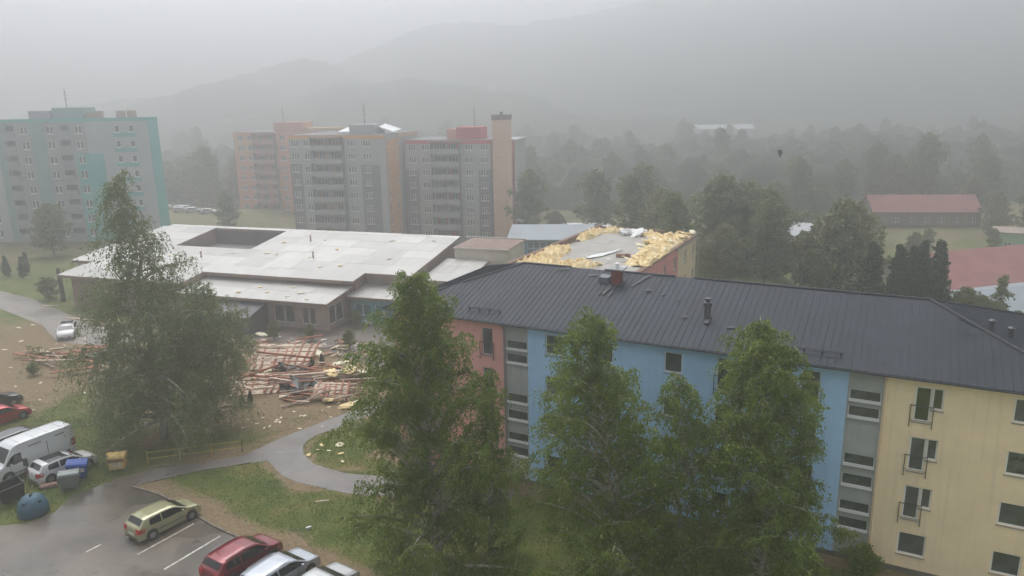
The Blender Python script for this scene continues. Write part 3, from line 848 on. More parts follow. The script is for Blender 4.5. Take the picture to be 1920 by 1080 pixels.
def flap(pts, z, amp, label, name='membrane_flap'):
    v, f = [], []
    n = len(pts)
    for i, (xa, ya, xb, yb) in enumerate(pts):
        for j in range(4):
            t = j / 3
            v.append((xa + (xb - xa) * t, ya + (yb - ya) * t, z + wr.uniform(0.03, amp)))
    for i in range(n - 1):
        for j in range(3):
            f.append((i * 4 + j, i * 4 + j + 1, (i + 1) * 4 + j + 1, (i + 1) * 4 + j))
    b = MB().add(v, f)
    k = len(v)
    b.add([(x, y, zz - 0.015) for x, y, zz in v], [tuple(reversed(q)) for q in f])
    o = b.build(name, M_FOIL)
    o.location = TORN.location; o.rotation_euler = TORN.rotation_euler
    return tag(o, label, 'sheeting')
flap([(-7.4, 27.8, -6.9, 27.3), (-7.0, 29.2, -6.2, 28.8), (-6.4, 31.0, -5.7, 30.7), (-5.6, 33.2, -5.3, 33.0)], tz + 0.16, 0.22, 'long white torn membrane lying across the grey roof deck')
flap([(-3.4, 24.6, -3.3, 24.2), (-2.3, 25.6, -2.2, 25.2)], tz + 0.16, 0.1, 'short white strip of membrane beside the pipe cowl on the stripped roof')
tb = thing('vent_stub', 'low brown brick vent stub standing on the grey roof deck', 'vent', to_world(TORN, -4.2, 29.6, tz + 0.15), -0.481)
MB().box(-0.55, 0.3, -0.25, 0.25, 0, 0.34).build('body', M_WOODB, tb); MB().box(0.45, 0.85, -0.2, 0.2, 0, 0.42).build('body', M_WOODB, tb)
# ------------------------------------------------------------------ the low school with its pale pitched roofs
SCH = thing('school', 'low school with broad pale sheet roofs stepping down to a glazed corner', 'building', (-20.91, 82.19, 0), R(-18.6))
def roof_mat(name, c):
    m = mat(name, c, 0.42, 0.05, 0.25, 0.05, 2.0, streak=0.0)
    t = m.node_tree
    b = t.nodes['Principled BSDF']
    src = b.inputs['Base Color'].links[0].from_socket
    oi = t.nodes.new('ShaderNodeObjectInfo')
    mr = t.nodes.new('ShaderNodeMapRange'); mr.inputs['To Min'].default_value = 0.76; mr.inputs['To Max'].default_value = 1.04
    t.links.new(oi.outputs['Random'], mr.inputs['Value'])
    mu = t.nodes.new('ShaderNodeMixRGB'); mu.blend_type = 'MULTIPLY'; mu.inputs['Fac'].default_value = 1
    t.links.new(src, mu.inputs['Color1']); t.links.new(mr.outputs[0], mu.inputs['Color2'])
    # faint dark runs of dirt
    co = t.nodes.new('ShaderNodeTexCoord'); mp = t.nodes.new('ShaderNodeMapping'); mp.inputs['Scale'].default_value = (1.6, 0.12, 1)
    no = t.nodes.new('ShaderNodeTexNoise'); no.inputs['Scale'].default_value = 1.0; no.inputs['Detail'].default_value = 7
    t.links.new(co.outputs['Object'], mp.inputs['Vector']); t.links.new(mp.outputs[0], no.inputs['Vector'])
    nr = t.nodes.new('ShaderNodeMapRange'); nr.inputs['From Min'].default_value = 0.5; nr.inputs['From Max'].default_value = 0.78; nr.inputs['To Max'].default_value = 0.5
    t.links.new(no.outputs['Fac'], nr.inputs['Value'])
    m2 = t.nodes.new('ShaderNodeMixRGB'); m2.inputs['Color2'].default_value = tuple(v * 0.6 for v in c[:3]) + (1,)
    t.links.new(nr.outputs[0], m2.inputs['Fac']); t.links.new(mu.outputs[0], m2.inputs['Color1'])
    t.links.new(m2.outputs[0], b.inputs['Base Color'])
    return m
M_SROOF = roof_mat('school_roof_sheet', rgb(198, 195, 188))
M_FASC = mat('fascia_brown', rgb(138, 114, 102), 0.8, 0.15, 0.8)
M_SWALL = mat('school_wall', rgb(166, 150, 138), 0.9, 0.12, 0.5, streak=0.2)
M_TEAL = mat('teal_cladding', rgb(104, 156, 160), 0.7, 0.1, 0.5)
M_BEIGE = mat('school_beige', rgb(196, 188, 174), 0.9, 0.06, 0.4, streak=0.2)
sr = random.Random(9)
def sroof(zf, rects, edge, th=0.34, nx=4.4, ny=3.1, col=None):
    r = MB()
    for a, b, c, d in rects:
        r.slab([(a, c, zf(c)), (b, c, zf(c)), (b, d, zf(d)), (a, d, zf(d))], th)
    R_ = r.build('roof', M_FASC, SCH)
    for a, b, c, d in rects:
        kx = max(1, round((b - a) / nx)); ky = max(1, round((d - c) / ny))
        for i in range(kx):
            for j in range(ky):
                x0, x1 = a + (b - a) * i / kx + 0.012, a + (b - a) * (i + 1) / kx - 0.012
                y0, y1 = c + (d - c) * j / ky + 0.01, c + (d - c) * (j + 1) / ky - 0.01
                if i == 0: x0 -= 0.03 * edge
                h = 0.012 + sr.random() * 0.02
                MB().slab([(x0, y0, zf(y0) + h), (x1, y0, zf(y0) + h), (x1, y1, zf(y1) + h), (x0, y1, zf(y1) + h)], h - 0.004).build('roof_sheet', col or M_SROOF, R_)
    return R_
zm = lambda t: 4.3 + 0.13 * t
zfn = lambda t: 3.5 + 0.11 * t
zlo = lambda t: 2.8 + 0.11 * t
za2 = lambda t: 3.4 + 0.11 * t
sroof(zm, [(-40.6, -21, 0.9, 5.2), (-40.2, 0.5, 5.2, 8.1), (-44.0, -40.2, 6.3, 8.1), (-44.0, 6.7, 8.1, 14.3), (-43.0, -33.2, 14.3, 22.9), (-20.6, 6.7, 14.3, 22.9), (-42.0, 6.7, 22.9, 23.9)], 0)
sroof(zfn, [(-21.0, 0, 0, 6.2)], 0, 0.3)
sroof(zlo, [(-0.3, 12.5, 4.5, 10.6)], 0, 0.25, 3.0, 3.0)
sroof(za2, [(6.9, 12.85, 9.9, 18.4)], 0, 0.3, 1.5, 2.8)
# walls
FW = [(-7.95, -6.6, 0.58, 2.75), (-6.5, -5.15, 0.58, 2.75), (-4.15, -3.3, 0.55, 2.62), (-3.2, -2.35, 0.55, 2.62)]
facade(MB(), -21, -0.6, 0, 3.45, FW, 1.2, 0.15).build('wall', M_SWALL, SCH)
SW = [(1.45, 2.9, 0.62, 2.85), (3.0, 4.5, 0.62, 2.8)]
side_facade(MB(), 1.2, 6.0, 0, 3.55, SW, -0.6).build('wall', M_SWALL, SCH)
for a, b, c, d in FW:
    window(SCH, a, c, b - a, d - c, (), y=1.3, fw=0.08)
for a, b, c, d in SW:
    window(SCH, 0, 0, b - a, d - c, (), rz=math.pi / 2, pos=(-0.7, a, c), fw=0.08)
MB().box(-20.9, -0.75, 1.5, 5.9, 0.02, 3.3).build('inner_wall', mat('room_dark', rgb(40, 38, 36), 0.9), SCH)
def wedge(x0, x1, y0, y1, zf, m, off=0.36, name='wall'):
    MB().hexa([(x0, y0, 0), (x1, y0, 0), (x1, y1, 0), (x0, y1, 0), (x0, y0, zf(y0) - off), (x1, y0, zf(y0) - off), (x1, y1, zf(y1) - off), (x0, y1, zf(y1) - off)]).build(name, m, SCH)
wedge(-39.6, -21.1, 2.0, 6.2, zm, M_FASC); wedge(-42.8, 0.1, 6.21, 9.2, zm, M_FASC); wedge(-42.8, 6.0, 9.21, 14.25, zm, M_SWALL)
wedge(-42.2, -33.25, 14.3, 22.85, zm, M_FASC); wedge(-20.55, 6.0, 14.3, 22.85, zm, M_FASC); wedge(-41.5, 6.0, 22.9, 23.6, zm, mat('court_wall_dark', rgb(82, 78, 76), 0.9))
MB().box(-33.2, -20.6, 14.31, 22.88, 0.0, 4.9).build('court_floor', mat('court_grey', rgb(112, 110, 108), 0.7), SCH)
facade(MB(), 0, 12.3, 0, 3.0, [(0.5, 2.6, 0.9, 2.3), (3.2, 5.4, 0.9, 2.3)], 5.2, 0.12).build('wall', M_TEAL, SCH)
for a in (0.5, 3.2):
    window(SCH, a, 0.9, 2.1 if a < 1 else 2.2, 1.4, (0.5,), y=5.3, glass=mat('glass_teal', rgb(92, 128, 132), 0.2))
MB().box(0.0, 12.3, 5.5, 10.4, 0, 2.95).build('inner_wall', M_FASC, SCH)
wedge(7.0, 12.6, 10.61, 18.2, za2, M_SWALL, 0.31)
MB().box(12.601, 12.66, 10.7, 18.1, 0.0, 4.6).build('side_cladding', M_FASC, SCH)
MB().box(8.0, 15.4, 18.45, 25.4, 0, 6.9).build('wall', M_BEIGE, SCH)
MB().box(7.9, 15.5, 18.35, 25.5, 6.9, 7.0).build('flat_roof', M_FASC, SCH)
MB().box(7.9, 15.55, 18.2, 18.34, 6.82, 6.98).build('trim', M_SROOF, SCH)
MB().box(6.75, 15.6, 25.5, 25.75, 6.8, 7.14).build('trim', M_SROOF, SCH)
window(SCH, 0, 0, 0.6, 1.3, (), rz=math.pi / 2, pos=(15.42, 19.6, 5.0)); window(SCH, 0, 0, 0.6, 1.3, (), rz=math.pi / 2, pos=(15.42, 20.6, 5.0))
for x, y in ((-25.5, 10.3), (-14.0, 19.0), (-9.5, 12.5)):
    MB().lathe([(0.11, 0), (0.11, 0.7), (0.16, 0.71), (0.16, 0.8)], 8, c=(x, y, zm(y))).build('vent_pipe', M_SWALL, SCH)
# dark lean-to porch in front
PORCH = thing('porch', 'dark grey lean-to porch with small window against the school front', 'porch', to_world(SCH, -15.4, -2.6, 0), R(-18.6))
M_DKG = mat('porch_grey', rgb(96, 94, 98), 0.6, 0.12, 0.6); M_DKP = mat('porch_panel', rgb(92, 90, 88), 0.8, 0.15, 0.6)
MB().slab([(-0.2, -0.3, 2.05), (6.9, -0.3, 2.05), (6.9, 3.6, 3.05), (-0.2, 3.6, 3.05)], 0.1).build('roof', M_DKG, PORCH)
for i in range(6):
    x = i * 1.12
    if i != 4:
        MB().box(x + 0.02, x + 1.1, 0, 0.08, 0.0, 2.0).build('wall_panel', M_DKP, PORCH)
MB().box(4.5, 5.58, 0, 0.08, 0, 0.95).build('wall_panel', M_DKP, PORCH)
window(PORCH, 4.5, 0.96, 1.08, 0.95, (0.5,), y=0.02)
MB().hexa([(6.72, 0.09, 0), (6.8, 0.09, 0), (6.8, 3.4, 0), (6.72, 3.4, 0), (6.72, 0.09, 1.97), (6.8, 0.09, 1.97), (6.8, 3.4, 2.85), (6.72, 3.4, 2.85)]).build('end_wall', M_DKP, PORCH)
# scraps of insulation blown onto the school roof
for x, y in ((-13, 1.6), (-9.4, 2.2), (-6.1, 1.4), (-5.0, 2.6), (-11.4, 3.6), (-7.2, 4.3), (-3.2, 1.0)):
    wool(*to_world(SCH, x, y, zfn(y) + 0.08), sr.uniform(0.15, 0.45), sr.uniform(0.12, 0.25), 0.12, 'scrap of insulation blown onto the front eave of the school roof', 'scraps on the school eave', tilt=0.1)
for x, y in ((-27, 10), (-22, 12.5), (-17, 13.2), (-15.4, 13.0), (-10, 12.4), (-4, 10), (-2, 20.5), (3.8, 21.4), (-12, 19.5), (-8, 16.0), (-30.5, 10), (-17.5, 17.8), (1.0, 13.5), (-6.5, 9.2)):
    wool(*to_world(SCH, x, y, zm(y) + 0.08), sr.uniform(0.2, 0.5), sr.uniform(0.12, 0.3), 0.12, 'scrap of insulation blown onto the broad upper roof of the school', 'scraps on the upper school roof', tilt=0.1)

# ------------------------------------------------------------------ sports hall with blue glazing
GYM = thing('sports_hall', 'grey roofed hall with blue glazed front between school and stripped block', 'building', (-2.5, 115.2, 0), R(-5))
M_GBL = mat('hall_blue', rgb(92, 138, 176), 0.7, 0.08); M_GRF = mat('hall_roof', rgb(138, 146, 150), 0.6, 0.06, 0.3)
gw = [(5.0 + i * 0.98, 5.0 + i * 0.98 + 0.92, z, z + 1.0) for i in range(6) for z in (1.0, 2.1, 3.2)]
facade(MB(), 4.6, 11.0, 0, 4.6, gw, 0, 0.1).build('wall', M_GBL, GYM)
for a, b, c, d in gw:
    window(GYM, a, c, b - a, d - c, (), y=0.05, glass=mat('glass_blue', rgb(98, 116, 128), 0.2), sill=False, fw=0.05)
facade(MB(), 11.0, 15, 0, 4.6, [], 0).build('wall', M_BEIGE, GYM); facade(MB(), 2.2, 4.6, 0, 4.6, [], 0).build('wall', M_BEIGE, GYM)
MB().slab([(1.8, -0.5, 4.65), (15.5, -0.5, 4.65), (15.5, 11, 5.2), (1.8, 11, 5.2)], 0.2).build('roof', M_GRF, GYM)
MB().box(2.3, 14.9, 0.3, 10.5, 0, 4.4).build('inner_wall', M_BEIGE, GYM)

# ------------------------------------------------------------------ tower blocks
tr_ = random.Random(31)
def rows_z(z0, n): return [z0 - 2.8 * k for k in range(n)]
def panels(root, items, y=0.0):
    for x0, x1, z0, z1, m, holes in items:
        facade(MB(), x0, x1, z0, z1, holes, y, 0.14).build('wall_panel', m, root)
def antenna(root, x, y, z0, z1):
    a = MB().tube([(x, y, z0), (x, y, z1)], [0.09, 0.04], 6)
    for k in range(3):
        z = z0 + (z1 - z0) * (0.45 + 0.16 * k)
        a.box(x - 0.5 + 0.1 * k, x + 0.5 - 0.1 * k, y - 0.03, y + 0.03, z, z + 0.05)
    a.build('antenna', M_RAIL, root)
def balcony(root, x0, x1, z, m, y=-1.25):
    b = MB().box(x0, x1, y, -0.001, z - 0.16, z).box(x0, x1, y, y + 0.1, z, z + 1.0).box(x0, x0 + 0.08, y + 0.1, -0.001, z, z + 1.0).box(x1 - 0.08, x1, y + 0.1, -0.001, z, z + 1.0)
    b.build('balcony', m, root)
M_CURT = mat('glass_far', rgb(74, 78, 82), 0.3, 0.3, 0.5)
def gl(): return tr_.choice([M_GLASS, M_GLASS, M_CURT, M_CURT, M_GLASS2])

# teal slab block
TEA = thing('apartment_tower', 'grey and teal eight storey slab block with teal end strip', 'building', (-66.6, 146, 0))
M_TW = mat('tower_pale', rgb(176, 180, 182), 0.9, 0.05, 0.2, streak=0.2); M_TT = mat('tower_teal', rgb(96, 172, 168), 0.9, 0.06, 0.2, streak=0.15); M_TT2 = mat('tower_teal_dull', rgb(132, 160, 158), 0.9, 0.06, 0.2, streak=0.15)
M_TG = mat('tower_grey', rgb(156, 158, 160), 0.9, 0.05, 0.2, streak=0.2)
rz_ = rows_z(21.5, 8)
hol, wn_, bal = [], [], []
for z in rz_:
    for x in (-25.1, -20.2, -14.8, -33.0): hol.append((x - 0.7, x + 0.7, z - 0.75, z + 0.7)); wn_.append((x - 0.7, z - 0.75, 1.4, 1.45))
    for x in (-7.5, -4.8): hol.append((x - 0.45, x + 0.45, z - 0.65, z + 0.65)); wn_.append((x - 0.45, z - 0.65, 0.9, 1.3))
    for x in (-28.0, -17.5): bal.append((x - 1.05, x + 1.05, z - 0.9, z + 0.85)); hol.append(bal[-1])
panels(TEA, [(-36, -30.5, 0, 22.9, M_TW, hol), (-30.5, -29.3, 0, 22.9, M_TT2, hol), (-29.3, -23.9, 0, 22.9, M_TG, hol), (-23.9, -21.2, 0, 22.9, M_TT2, hol), (-21.2, -15.9, 0, 22.9, M_TG, hol), (-15.9, -13.4, 17.0, 22.9, M_TG, hol),
             (-15.9, -10.6, 0.0, 17.0, M_TT, hol), (-13.4, -10.6, 17.0, 22.9, M_TW, hol), (-10.6, -1.55, 0, 22.9, M_TW, hol), (-36, -1.55, 22.9, 23.55, M_TT, [])])
for z in rz_:
    MB().box(-8.3, -4.0, -0.05, -0.004, z - 1.5, z - 0.72).build('teal_band', M_TT, TEA)
for x, z, w, h in wn_:
    window(TEA, x, z, w, h, (0.5,) if w > 1 else (), glass=gl(), fw=0.10)
M_REC = mat('balcony_recess', rgb(112, 116, 116), 0.9)
for a, b, c, d in bal:
    MB().box(a, b, 0.9, 1.0, c, d).box(a + 0.01, b - 0.01, 0.15, 0.9, c, c + 0.03).build('balcony_recess', M_REC, TEA)
    MB().box(a - 0.04, b + 0.04, -0.12, -0.01, c - 0.1, c + 0.75).build('balcony_parapet', M_TG, TEA)
MB().box(-35.9, -9.0, 1.05, 13, 0, 23.3).build('core', M_TW, TEA); MB().box(-8.99, -1.57, 1.05, 4.15, 0, 23.3).build('core', M_TW, TEA)
MB().add([(-1.55, 0, 0), (-1.55, 4.2, 0), (-1.55, 4.2, 23.55), (-1.55, 0, 23.55)], [(0, 1, 2, 3)]).build('end_wall', M_TT, TEA)
MB().box(-20.9, -15.2, 3, 8, 23.3, 25.5).build('lift_house', M_TT2, TEA); MB().box(-25.5, -21.4, 3, 8, 23.3, 25.0).build('lift_house', M_TG, TEA)
for x in (-12.9, -8.6, -6.5, -14.4): MB().box(x - 0.65, x + 0.65, 4, 5.2, 23.3, 24.8 if x > -13 else 24.5).build('chimney', M_SWALL, TEA)
antenna(TEA, -18.5, 4, 25.4, 29.2)

def tower(name, label, loc, rz, x0, x1, top, rowz, cols, bays, band, base, dark, darkcells, depth, w=1.75, h=1.35):
    T = thing(name, label, 'building', loc, rz)
    hs, ws = [], []
    for z in rowz:
        for x in cols:
            hs.append((x - w / 2, x + w / 2, z - h / 2, z + h / 2)); ws.append((x - w / 2, z - h / 2))
        for a, b in bays:
            hs.append((a + 0.15, b - 0.15, z - 1.15, z + 0.9))
    zb = loc[2]
    lo = -0.0
    edges = sorted(set([x0, x1] + [v for a, b, *_ in darkcells for v in (a, b)]))
    for a, b in zip(edges[:-1], edges[1:]):
        dk = [d for d in darkcells if d[0] <= a and d[1] >= b]
        zt = dk[0][2] if dk else None
        if dk:
            facade(MB(), a, b, lo, zt, hs, 0, 0.14).build('wall_panel', dark, T)
            facade(MB(), a, b, zt, top - 0.85, hs, 0, 0.14).build('wall_panel', base, T)
        else:
            facade(MB(), a, b, lo, top - 0.85, hs, 0, 0.14).build('wall_panel', base, T)
    facade(MB(), x0, x1, top - 0.85, top, [], -0.02).build('roof_band', band, T)
    MB().box(x0, x1, -0.02, depth, top, top + 0.05).build('roof', M_DKG, T)
    for x, z in ws:
        window(T, x, z, w, h, (0.36, 0.68) if w > 1.6 else (0.5,), glass=gl(), fw=0.10)
    MB().box(x0 + 0.01, x1 - 0.01, 1.4, depth - 0.1, 0, top - 0.05).build('core', base, T)
    MB().add([(x1, 0, 0), (x1, depth, 0), (x1, depth, top - 0.02), (x1, 0, top - 0.02)], [(0, 1, 2, 3)]).build('end_wall', base, T)
    MB().add([(x0, 0, 0), (x0, depth, 0), (x0, depth, top - 0.02), (x0, 0, top - 0.02)], [(3, 2, 1, 0)]).build('end_wall', base, T)
    return T
M_LG = mat('tower_light_grey', rgb(172, 173, 172), 0.9, 0.05, 0.2, streak=0.2); M_DG = mat('tower_dark_grey', rgb(116, 118, 120), 0.9, 0.05, 0.2, streak=0.15)
M_OR = mat('tower_orange', rgb(218, 160, 98), 0.9, 0.06, 0.2, streak=0.15); M_SA = mat('tower_salmon', rgb(212, 152, 128), 0.9, 0.06, 0.2, streak=0.15); M_YE = mat('tower_sand', rgb(202, 170, 126), 0.9, 0.06, 0.2, streak=0.15)
M_RD = mat('tower_red', rgb(192, 78, 80), 0.9, 0.06, 0.2, streak=0.15); M_BG = mat('balcony_grey', rgb(160, 162, 162), 0.9, 0.05, 0.3); M_BD = mat('balcony_dark', rgb(112, 114, 116), 0.8, 0.08, 0.3); M_BS = mat('balcony_salmon', rgb(172, 142, 132), 0.9, 0.05, 0.3)
ZB = -6.5
def bay_fill(T, a, b, rows, m, backs):
    mid = (a + b) / 2
    for z in rows:
        for xa, xb in ((a, mid), (mid, b)):
            MB().box(xa + 0.15, xb - 0.15, 1.2, 1.35, z - 1.15, z + 0.9).build('balcony_back', tr_.choice(backs), T)
            window(T, xa + 0.5 + tr_.random() * 0.6, z - 0.6, 1.3, 1.3, (0.5,), y=1.12, glass=gl(), sill=False, fw=0.07)
            balcony(T, xa + 0.03, xb - 0.03, z - 1.3, m)
    top = rows[0] + 1.25
    MB().box(a, b, -1.3, -0.03, top - 0.12, top + 0.12).build('balcony_roof', M_BD, T)
    for x in (a - 0.06, b - 0.02, ):
        MB().box(x, x + 0.08, -1.2, -0.03, 0.6, top - 0.13).build('balcony_side', M_BD, T)
# middle tower, grey with orange side
r2 = [z - ZB for z in rows_z(17.05, 8)]
B2 = tower('apartment_tower', 'grey tower block with orange roof band and orange side strip', (-49, 169, ZB), R(-13), 0.5, 23.1, 25.3, r2, (1.9, 4.95, 15.2, 18.8), ((6.2, 9.85), (9.85, 13.5)), M_OR, M_LG, M_DG,
           [(0.5, 3.3, 19.2), (17.3, 21.6, 19.0)], 20.5)
bay_fill(B2, 6.2, 13.5, r2, M_BG, [M_BD, M_BD, M_YE])
side_h = []
for z in r2:
    side_h += [(1.3, 2.0, z - 0.8, z + 0.7), (6.0, 6.7, z - 0.8, z + 0.7)]
side_facade(MB(), 0.4, 7.6, 3, 24.3, side_h, 23.16).build('side_panel', M_OR, B2)
for a, b, c, d in side_h:
    window(B2, 0, 0, b - a, d - c, (), rz=math.pi / 2, pos=(23.13, a, c), glass=gl(), fw=0.10)
MB().box(23.11, 23.17, 7.7, 20.4, 24.4, 25.3).build('roof_band', M_YE, B2)
MB().box(13.7, 19.5, 3, 9, 25.3, 27.4).build('lift_house', M_LG, B2); antenna(B2, 17.0, 4, 27.4, 32.0)
MB().slab([(10.5, 4, 25.9), (13.6, 4, 25.9), (13.6, 9, 26.6), (10.5, 9, 26.6)], 0.4).build('roof_sheet', M_FRAME, B2); MB().slab([(19.8, 5, 26.9), (23.5, 4, 25.8), (23.5, 9, 26.2), (19.8, 9, 27.4)], 0.3).build('roof_sheet', M_FRAME, B2)
# red banded tower
r3 = [z - ZB for z in rows_z(15.6, 8)]
B3 = tower('apartment_tower', 'grey tower block with red roof band beside tall tiled chimney', (-24.7, 173, ZB), R(-13), 1.1, 21.15, 23.65, r3, (2.8, 6.0, 16.1, 19.55), ((7.7, 10.9), (10.9, 14.1)), M_RD, M_LG, M_DG,
           [(1.1, 4.3, 17.2), (18.2, 21.15, 17.2)], 16)
bay_fill(B3, 7.7, 14.1, r3, M_BG, [M_BD, M_RD, M_BD])
MB().box(12.4, 18.3, 3, 8, 23.65, 26.3).build('lift_house', M_RD, B3); MB().box(10.2, 12.39, 3, 9, 23.65, 25.9).build('lift_house', M_SA, B3); antenna(B3, 16.5, 4, 26.2, 31.0)
MB().box(21.2, 25.5, 4.5, 16, 0, 22.9).build('rear_wing', M_LG, B3); MB().box(25.0, 25.4, 4.42, 4.49, 0, 22.9).build('side_panel', M_RD, B3); MB().box(21.1, 25.9, 4.3, 16.2, 22.9, 23.5).build('roof_band', M_LG, B3)
mt = bpy.data.materials.new('chimney_tiles'); mt.use_nodes = True
_t = mt.node_tree; _b = _t.nodes['Principled BSDF']; _b.inputs['Roughness'].default_value = 0.85
_c = _t.nodes.new('ShaderNodeTexCoord'); _mp = _t.nodes.new('ShaderNodeMapping'); _mp.inputs['Rotation'].default_value = (R(90), 0, 0)
_br = _t.nodes.new('ShaderNodeTexBrick'); _br.inputs['Scale'].default_value = 1.0; _br.inputs['Brick Width'].default_value = 1.2; _br.inputs['Row Height'].default_value = 0.55; _br.inputs['Mortar Size'].default_value = 0.03
_br.inputs['Color1'].default_value = rgb(228, 190, 168); _br.inputs['Color2'].default_value = rgb(220, 180, 158); _br.inputs['Mortar'].default_value = rgb(194, 166, 152)
_t.links.new(_c.outputs['Object'], _mp.inputs['Vector']); _t.links.new(_mp.outputs[0], _br.inputs['Vector']); _t.links.new(_br.outputs['Color'], _b.inputs['Base Color'])
CH = thing('chimney_tower', 'tall square chimney clad in pinkish tiles with dark sooty head', 'chimney', (-24.7 + 21.25 * math.cos(R(-13)) + 1.2 * math.sin(R(-13)) * -1, 173 + 21.25 * math.sin(R(-13)) - 1.2, ZB), R(-13))
sh = MB().box(0, 3.5, 0, 3.5, 0, 27.9).build('shaft', mt, CH)
MB().box(-0.1, 3.6, -0.1, 3.6, 27.9, 29.0).build('head', mat('soot_brick', rgb(128, 108, 98), 0.9, 0.25, 0.8), CH); MB().lathe([(0.3, 0), (0.3, 0.6)], 10, c=(1.7, 1.7, 29.0)).build('flue', M_RAIL, CH)
# salmon tower behind
r1 = [z - ZB for z in rows_z(16.3, 8)]
B1 = tower('apartment_tower', 'salmon and sand coloured tower block behind the grey one', (-80, 220, ZB), R(-13), 1.4, 32, 24.5, r1, (3.6, 6.6, 16.6, 22.0), ((7.9, 11.3), (11.3, 14.7)), M_SA, M_SA, M_SA, [], 14)
bay_fill(B1, 7.9, 14.7, r1, M_BS, [M_BD, M_SA])
for z0, z1 in ((18.0, 23.6),):
    facade(MB(), 1.42, 7.8, z0, z1, [(x - 0.875, x + 0.875, z - 0.675, z + 0.675) for z in r1 for x in (3.6, 6.6)], -0.03, 0.1).build('wall_panel', M_YE, B1)
MB().box(12.6, 21.6, 3, 9, 24.5, 27.0).build('lift_house', M_SA, B1); MB().box(21.7, 31.8, 4, 9, 24.5, 25.4).build('lift_house', M_YE, B1); antenna(B1, 15.3, 4, 26.9, 31.6)

# ------------------------------------------------------------------ houses and sheds in the haze on the right
M_RT = mat('roof_red_tile', rgb(144, 96, 92), 0.85, 0.12, 0.4); M_WH = mat('house_wall', rgb(176, 166, 150), 0.9, 0.08, 0.3); M_WHR = mat('house_roof_white', rgb(214, 216, 218), 0.5, 0.05)
def shed(name, label, cat, loc, rz, L, D, hw, hr, mr, mw, nwin, wz=0.9, ww=1.4, wh=1.3):
    S = thing(name, label, cat, loc, rz)
    hs = [(L * (i + 0.5) / nwin - ww / 2, L * (i + 0.5) / nwin + ww / 2, wz, wz + wh) for i in range(nwin)]
    facade(MB(), 0, L, 0, hw, hs, 0, 0.12).build('wall', mw, S)
    for a, b, c, d in hs:
        window(S, a, c, b - a, d - c, (0.5,), glass=M_CURT, sill=False, fw=0.09)
    MB().box(0.02, L - 0.02, 0.3, D, 0, hw - 0.02).build('body', mw, S)
    o = 0.5
    r = MB().slab([(-o, -o, hw), (L + o, -o, hw), (L + o, D / 2, hw + hr), (-o, D / 2, hw + hr)], 0.15)
    r.slab([(-o, D / 2 + 0.01, hw + hr), (L + o, D / 2 + 0.01, hw + hr), (L + o, D + o, hw), (-o, D + o, hw)], 0.15).build('roof', mr, S)
    for x in (0.03, L - 0.03):
        MB().add([(x, 0.05, hw - 0.2), (x, D - 0.05, hw - 0.2), (x, D / 2, hw + hr - 0.25)], [(0, 1, 2)]).build('gable', mw, S)
    return S
shed('long_house', 'long low brown house under a red hipped roof in the haze', 'house', (90, 186, -6.5), R(-7), 25, 11, 3.6, 3.6, M_RT, mat('house_brown', rgb(122, 110, 100), 0.9), 7)
shed('red_roof_hall', 'broad red roofed hall beyond the row of dark thujas', 'building', (58.5, 99, -5.2), R(17), 26, 16, 4.6, 3.4, M_RT, M_WH, 5)
shed('grey_roof_hall', 'pale grey roofed hall in front of the broad red roof', 'building', (56.5, 86, -5.0), R(17), 26, 11.5, 4.4, 1.6, M_GRF, M_WH, 5)
shed('green_shed', 'small pale green shed with dark window in the haze', 'shed', (99, 152, -6.4), R(-28), 9, 7, 4.2, 0.6, M_SWALL, mat('shed_green', rgb(150, 186, 160), 0.9), 2)
shed('white_roof_house', 'small house with steep white metal roof behind leafy tree', 'house', (51.5, 139, -6.5), R(-30), 7, 8, 4.0, 4.6, M_WHR, M_WH, 2)
shed('white_roof_shed', 'low white roofed shed among trees behind the stripped block', 'shed', (10.5, 172, -6.5), R(-5), 12, 6, 3.0, 1.0, M_WHR, M_WH, 3)
shed('field_greenhouse', 'long pale shed across the far field, single and low', 'shed', (34, 410, -6), R(-3), 46, 9, 4.0, 2.0, M_WHR, M_WHR, 6)
shed('field_greenhouse', 'longer pale shed standing on the rise above the far field', 'shed', (112, 470, 2), R(-4), 36, 9, 4.5, 2.5, M_WHR, M_WHR, 6)
# ------------------------------------------------------------------ trees
def bezier(p0, p1, p2, n):
    t = np.linspace(0, 1, n)[:, None]
    return (1 - t) ** 2 * p0 + 2 * t * (1 - t) * p1 + t ** 2 * p2

def leaves_mesh(name, P, D, size, asp, m, rs, fold=0.25):
    """one diamond leaf of four corners per point P hanging along D"""
    n = len(P)
    D = D / np.maximum(np.linalg.norm(D, axis=1, keepdims=True), 1e-6)
    A = rs.normal(size=(n, 3)); A -= (A * D).sum(1, keepdims=True) * D
    A /= np.maximum(np.linalg.norm(A, axis=1, keepdims=True), 1e-6)
    s = size * rs.uniform(0.65, 1.35, (n, 1))
    N = np.cross(D, A)
    v = np.stack([P, P + D * s * 0.45 + A * s * asp + N * s * fold * 0.3, P + D * s, P + D * s * 0.45 - A * s * asp + N * s * fold * 0.3], 1).reshape(-1, 3)
    q = np.arange(n * 4).reshape(n, 4)
    return fast_mesh(name, v, q, m)

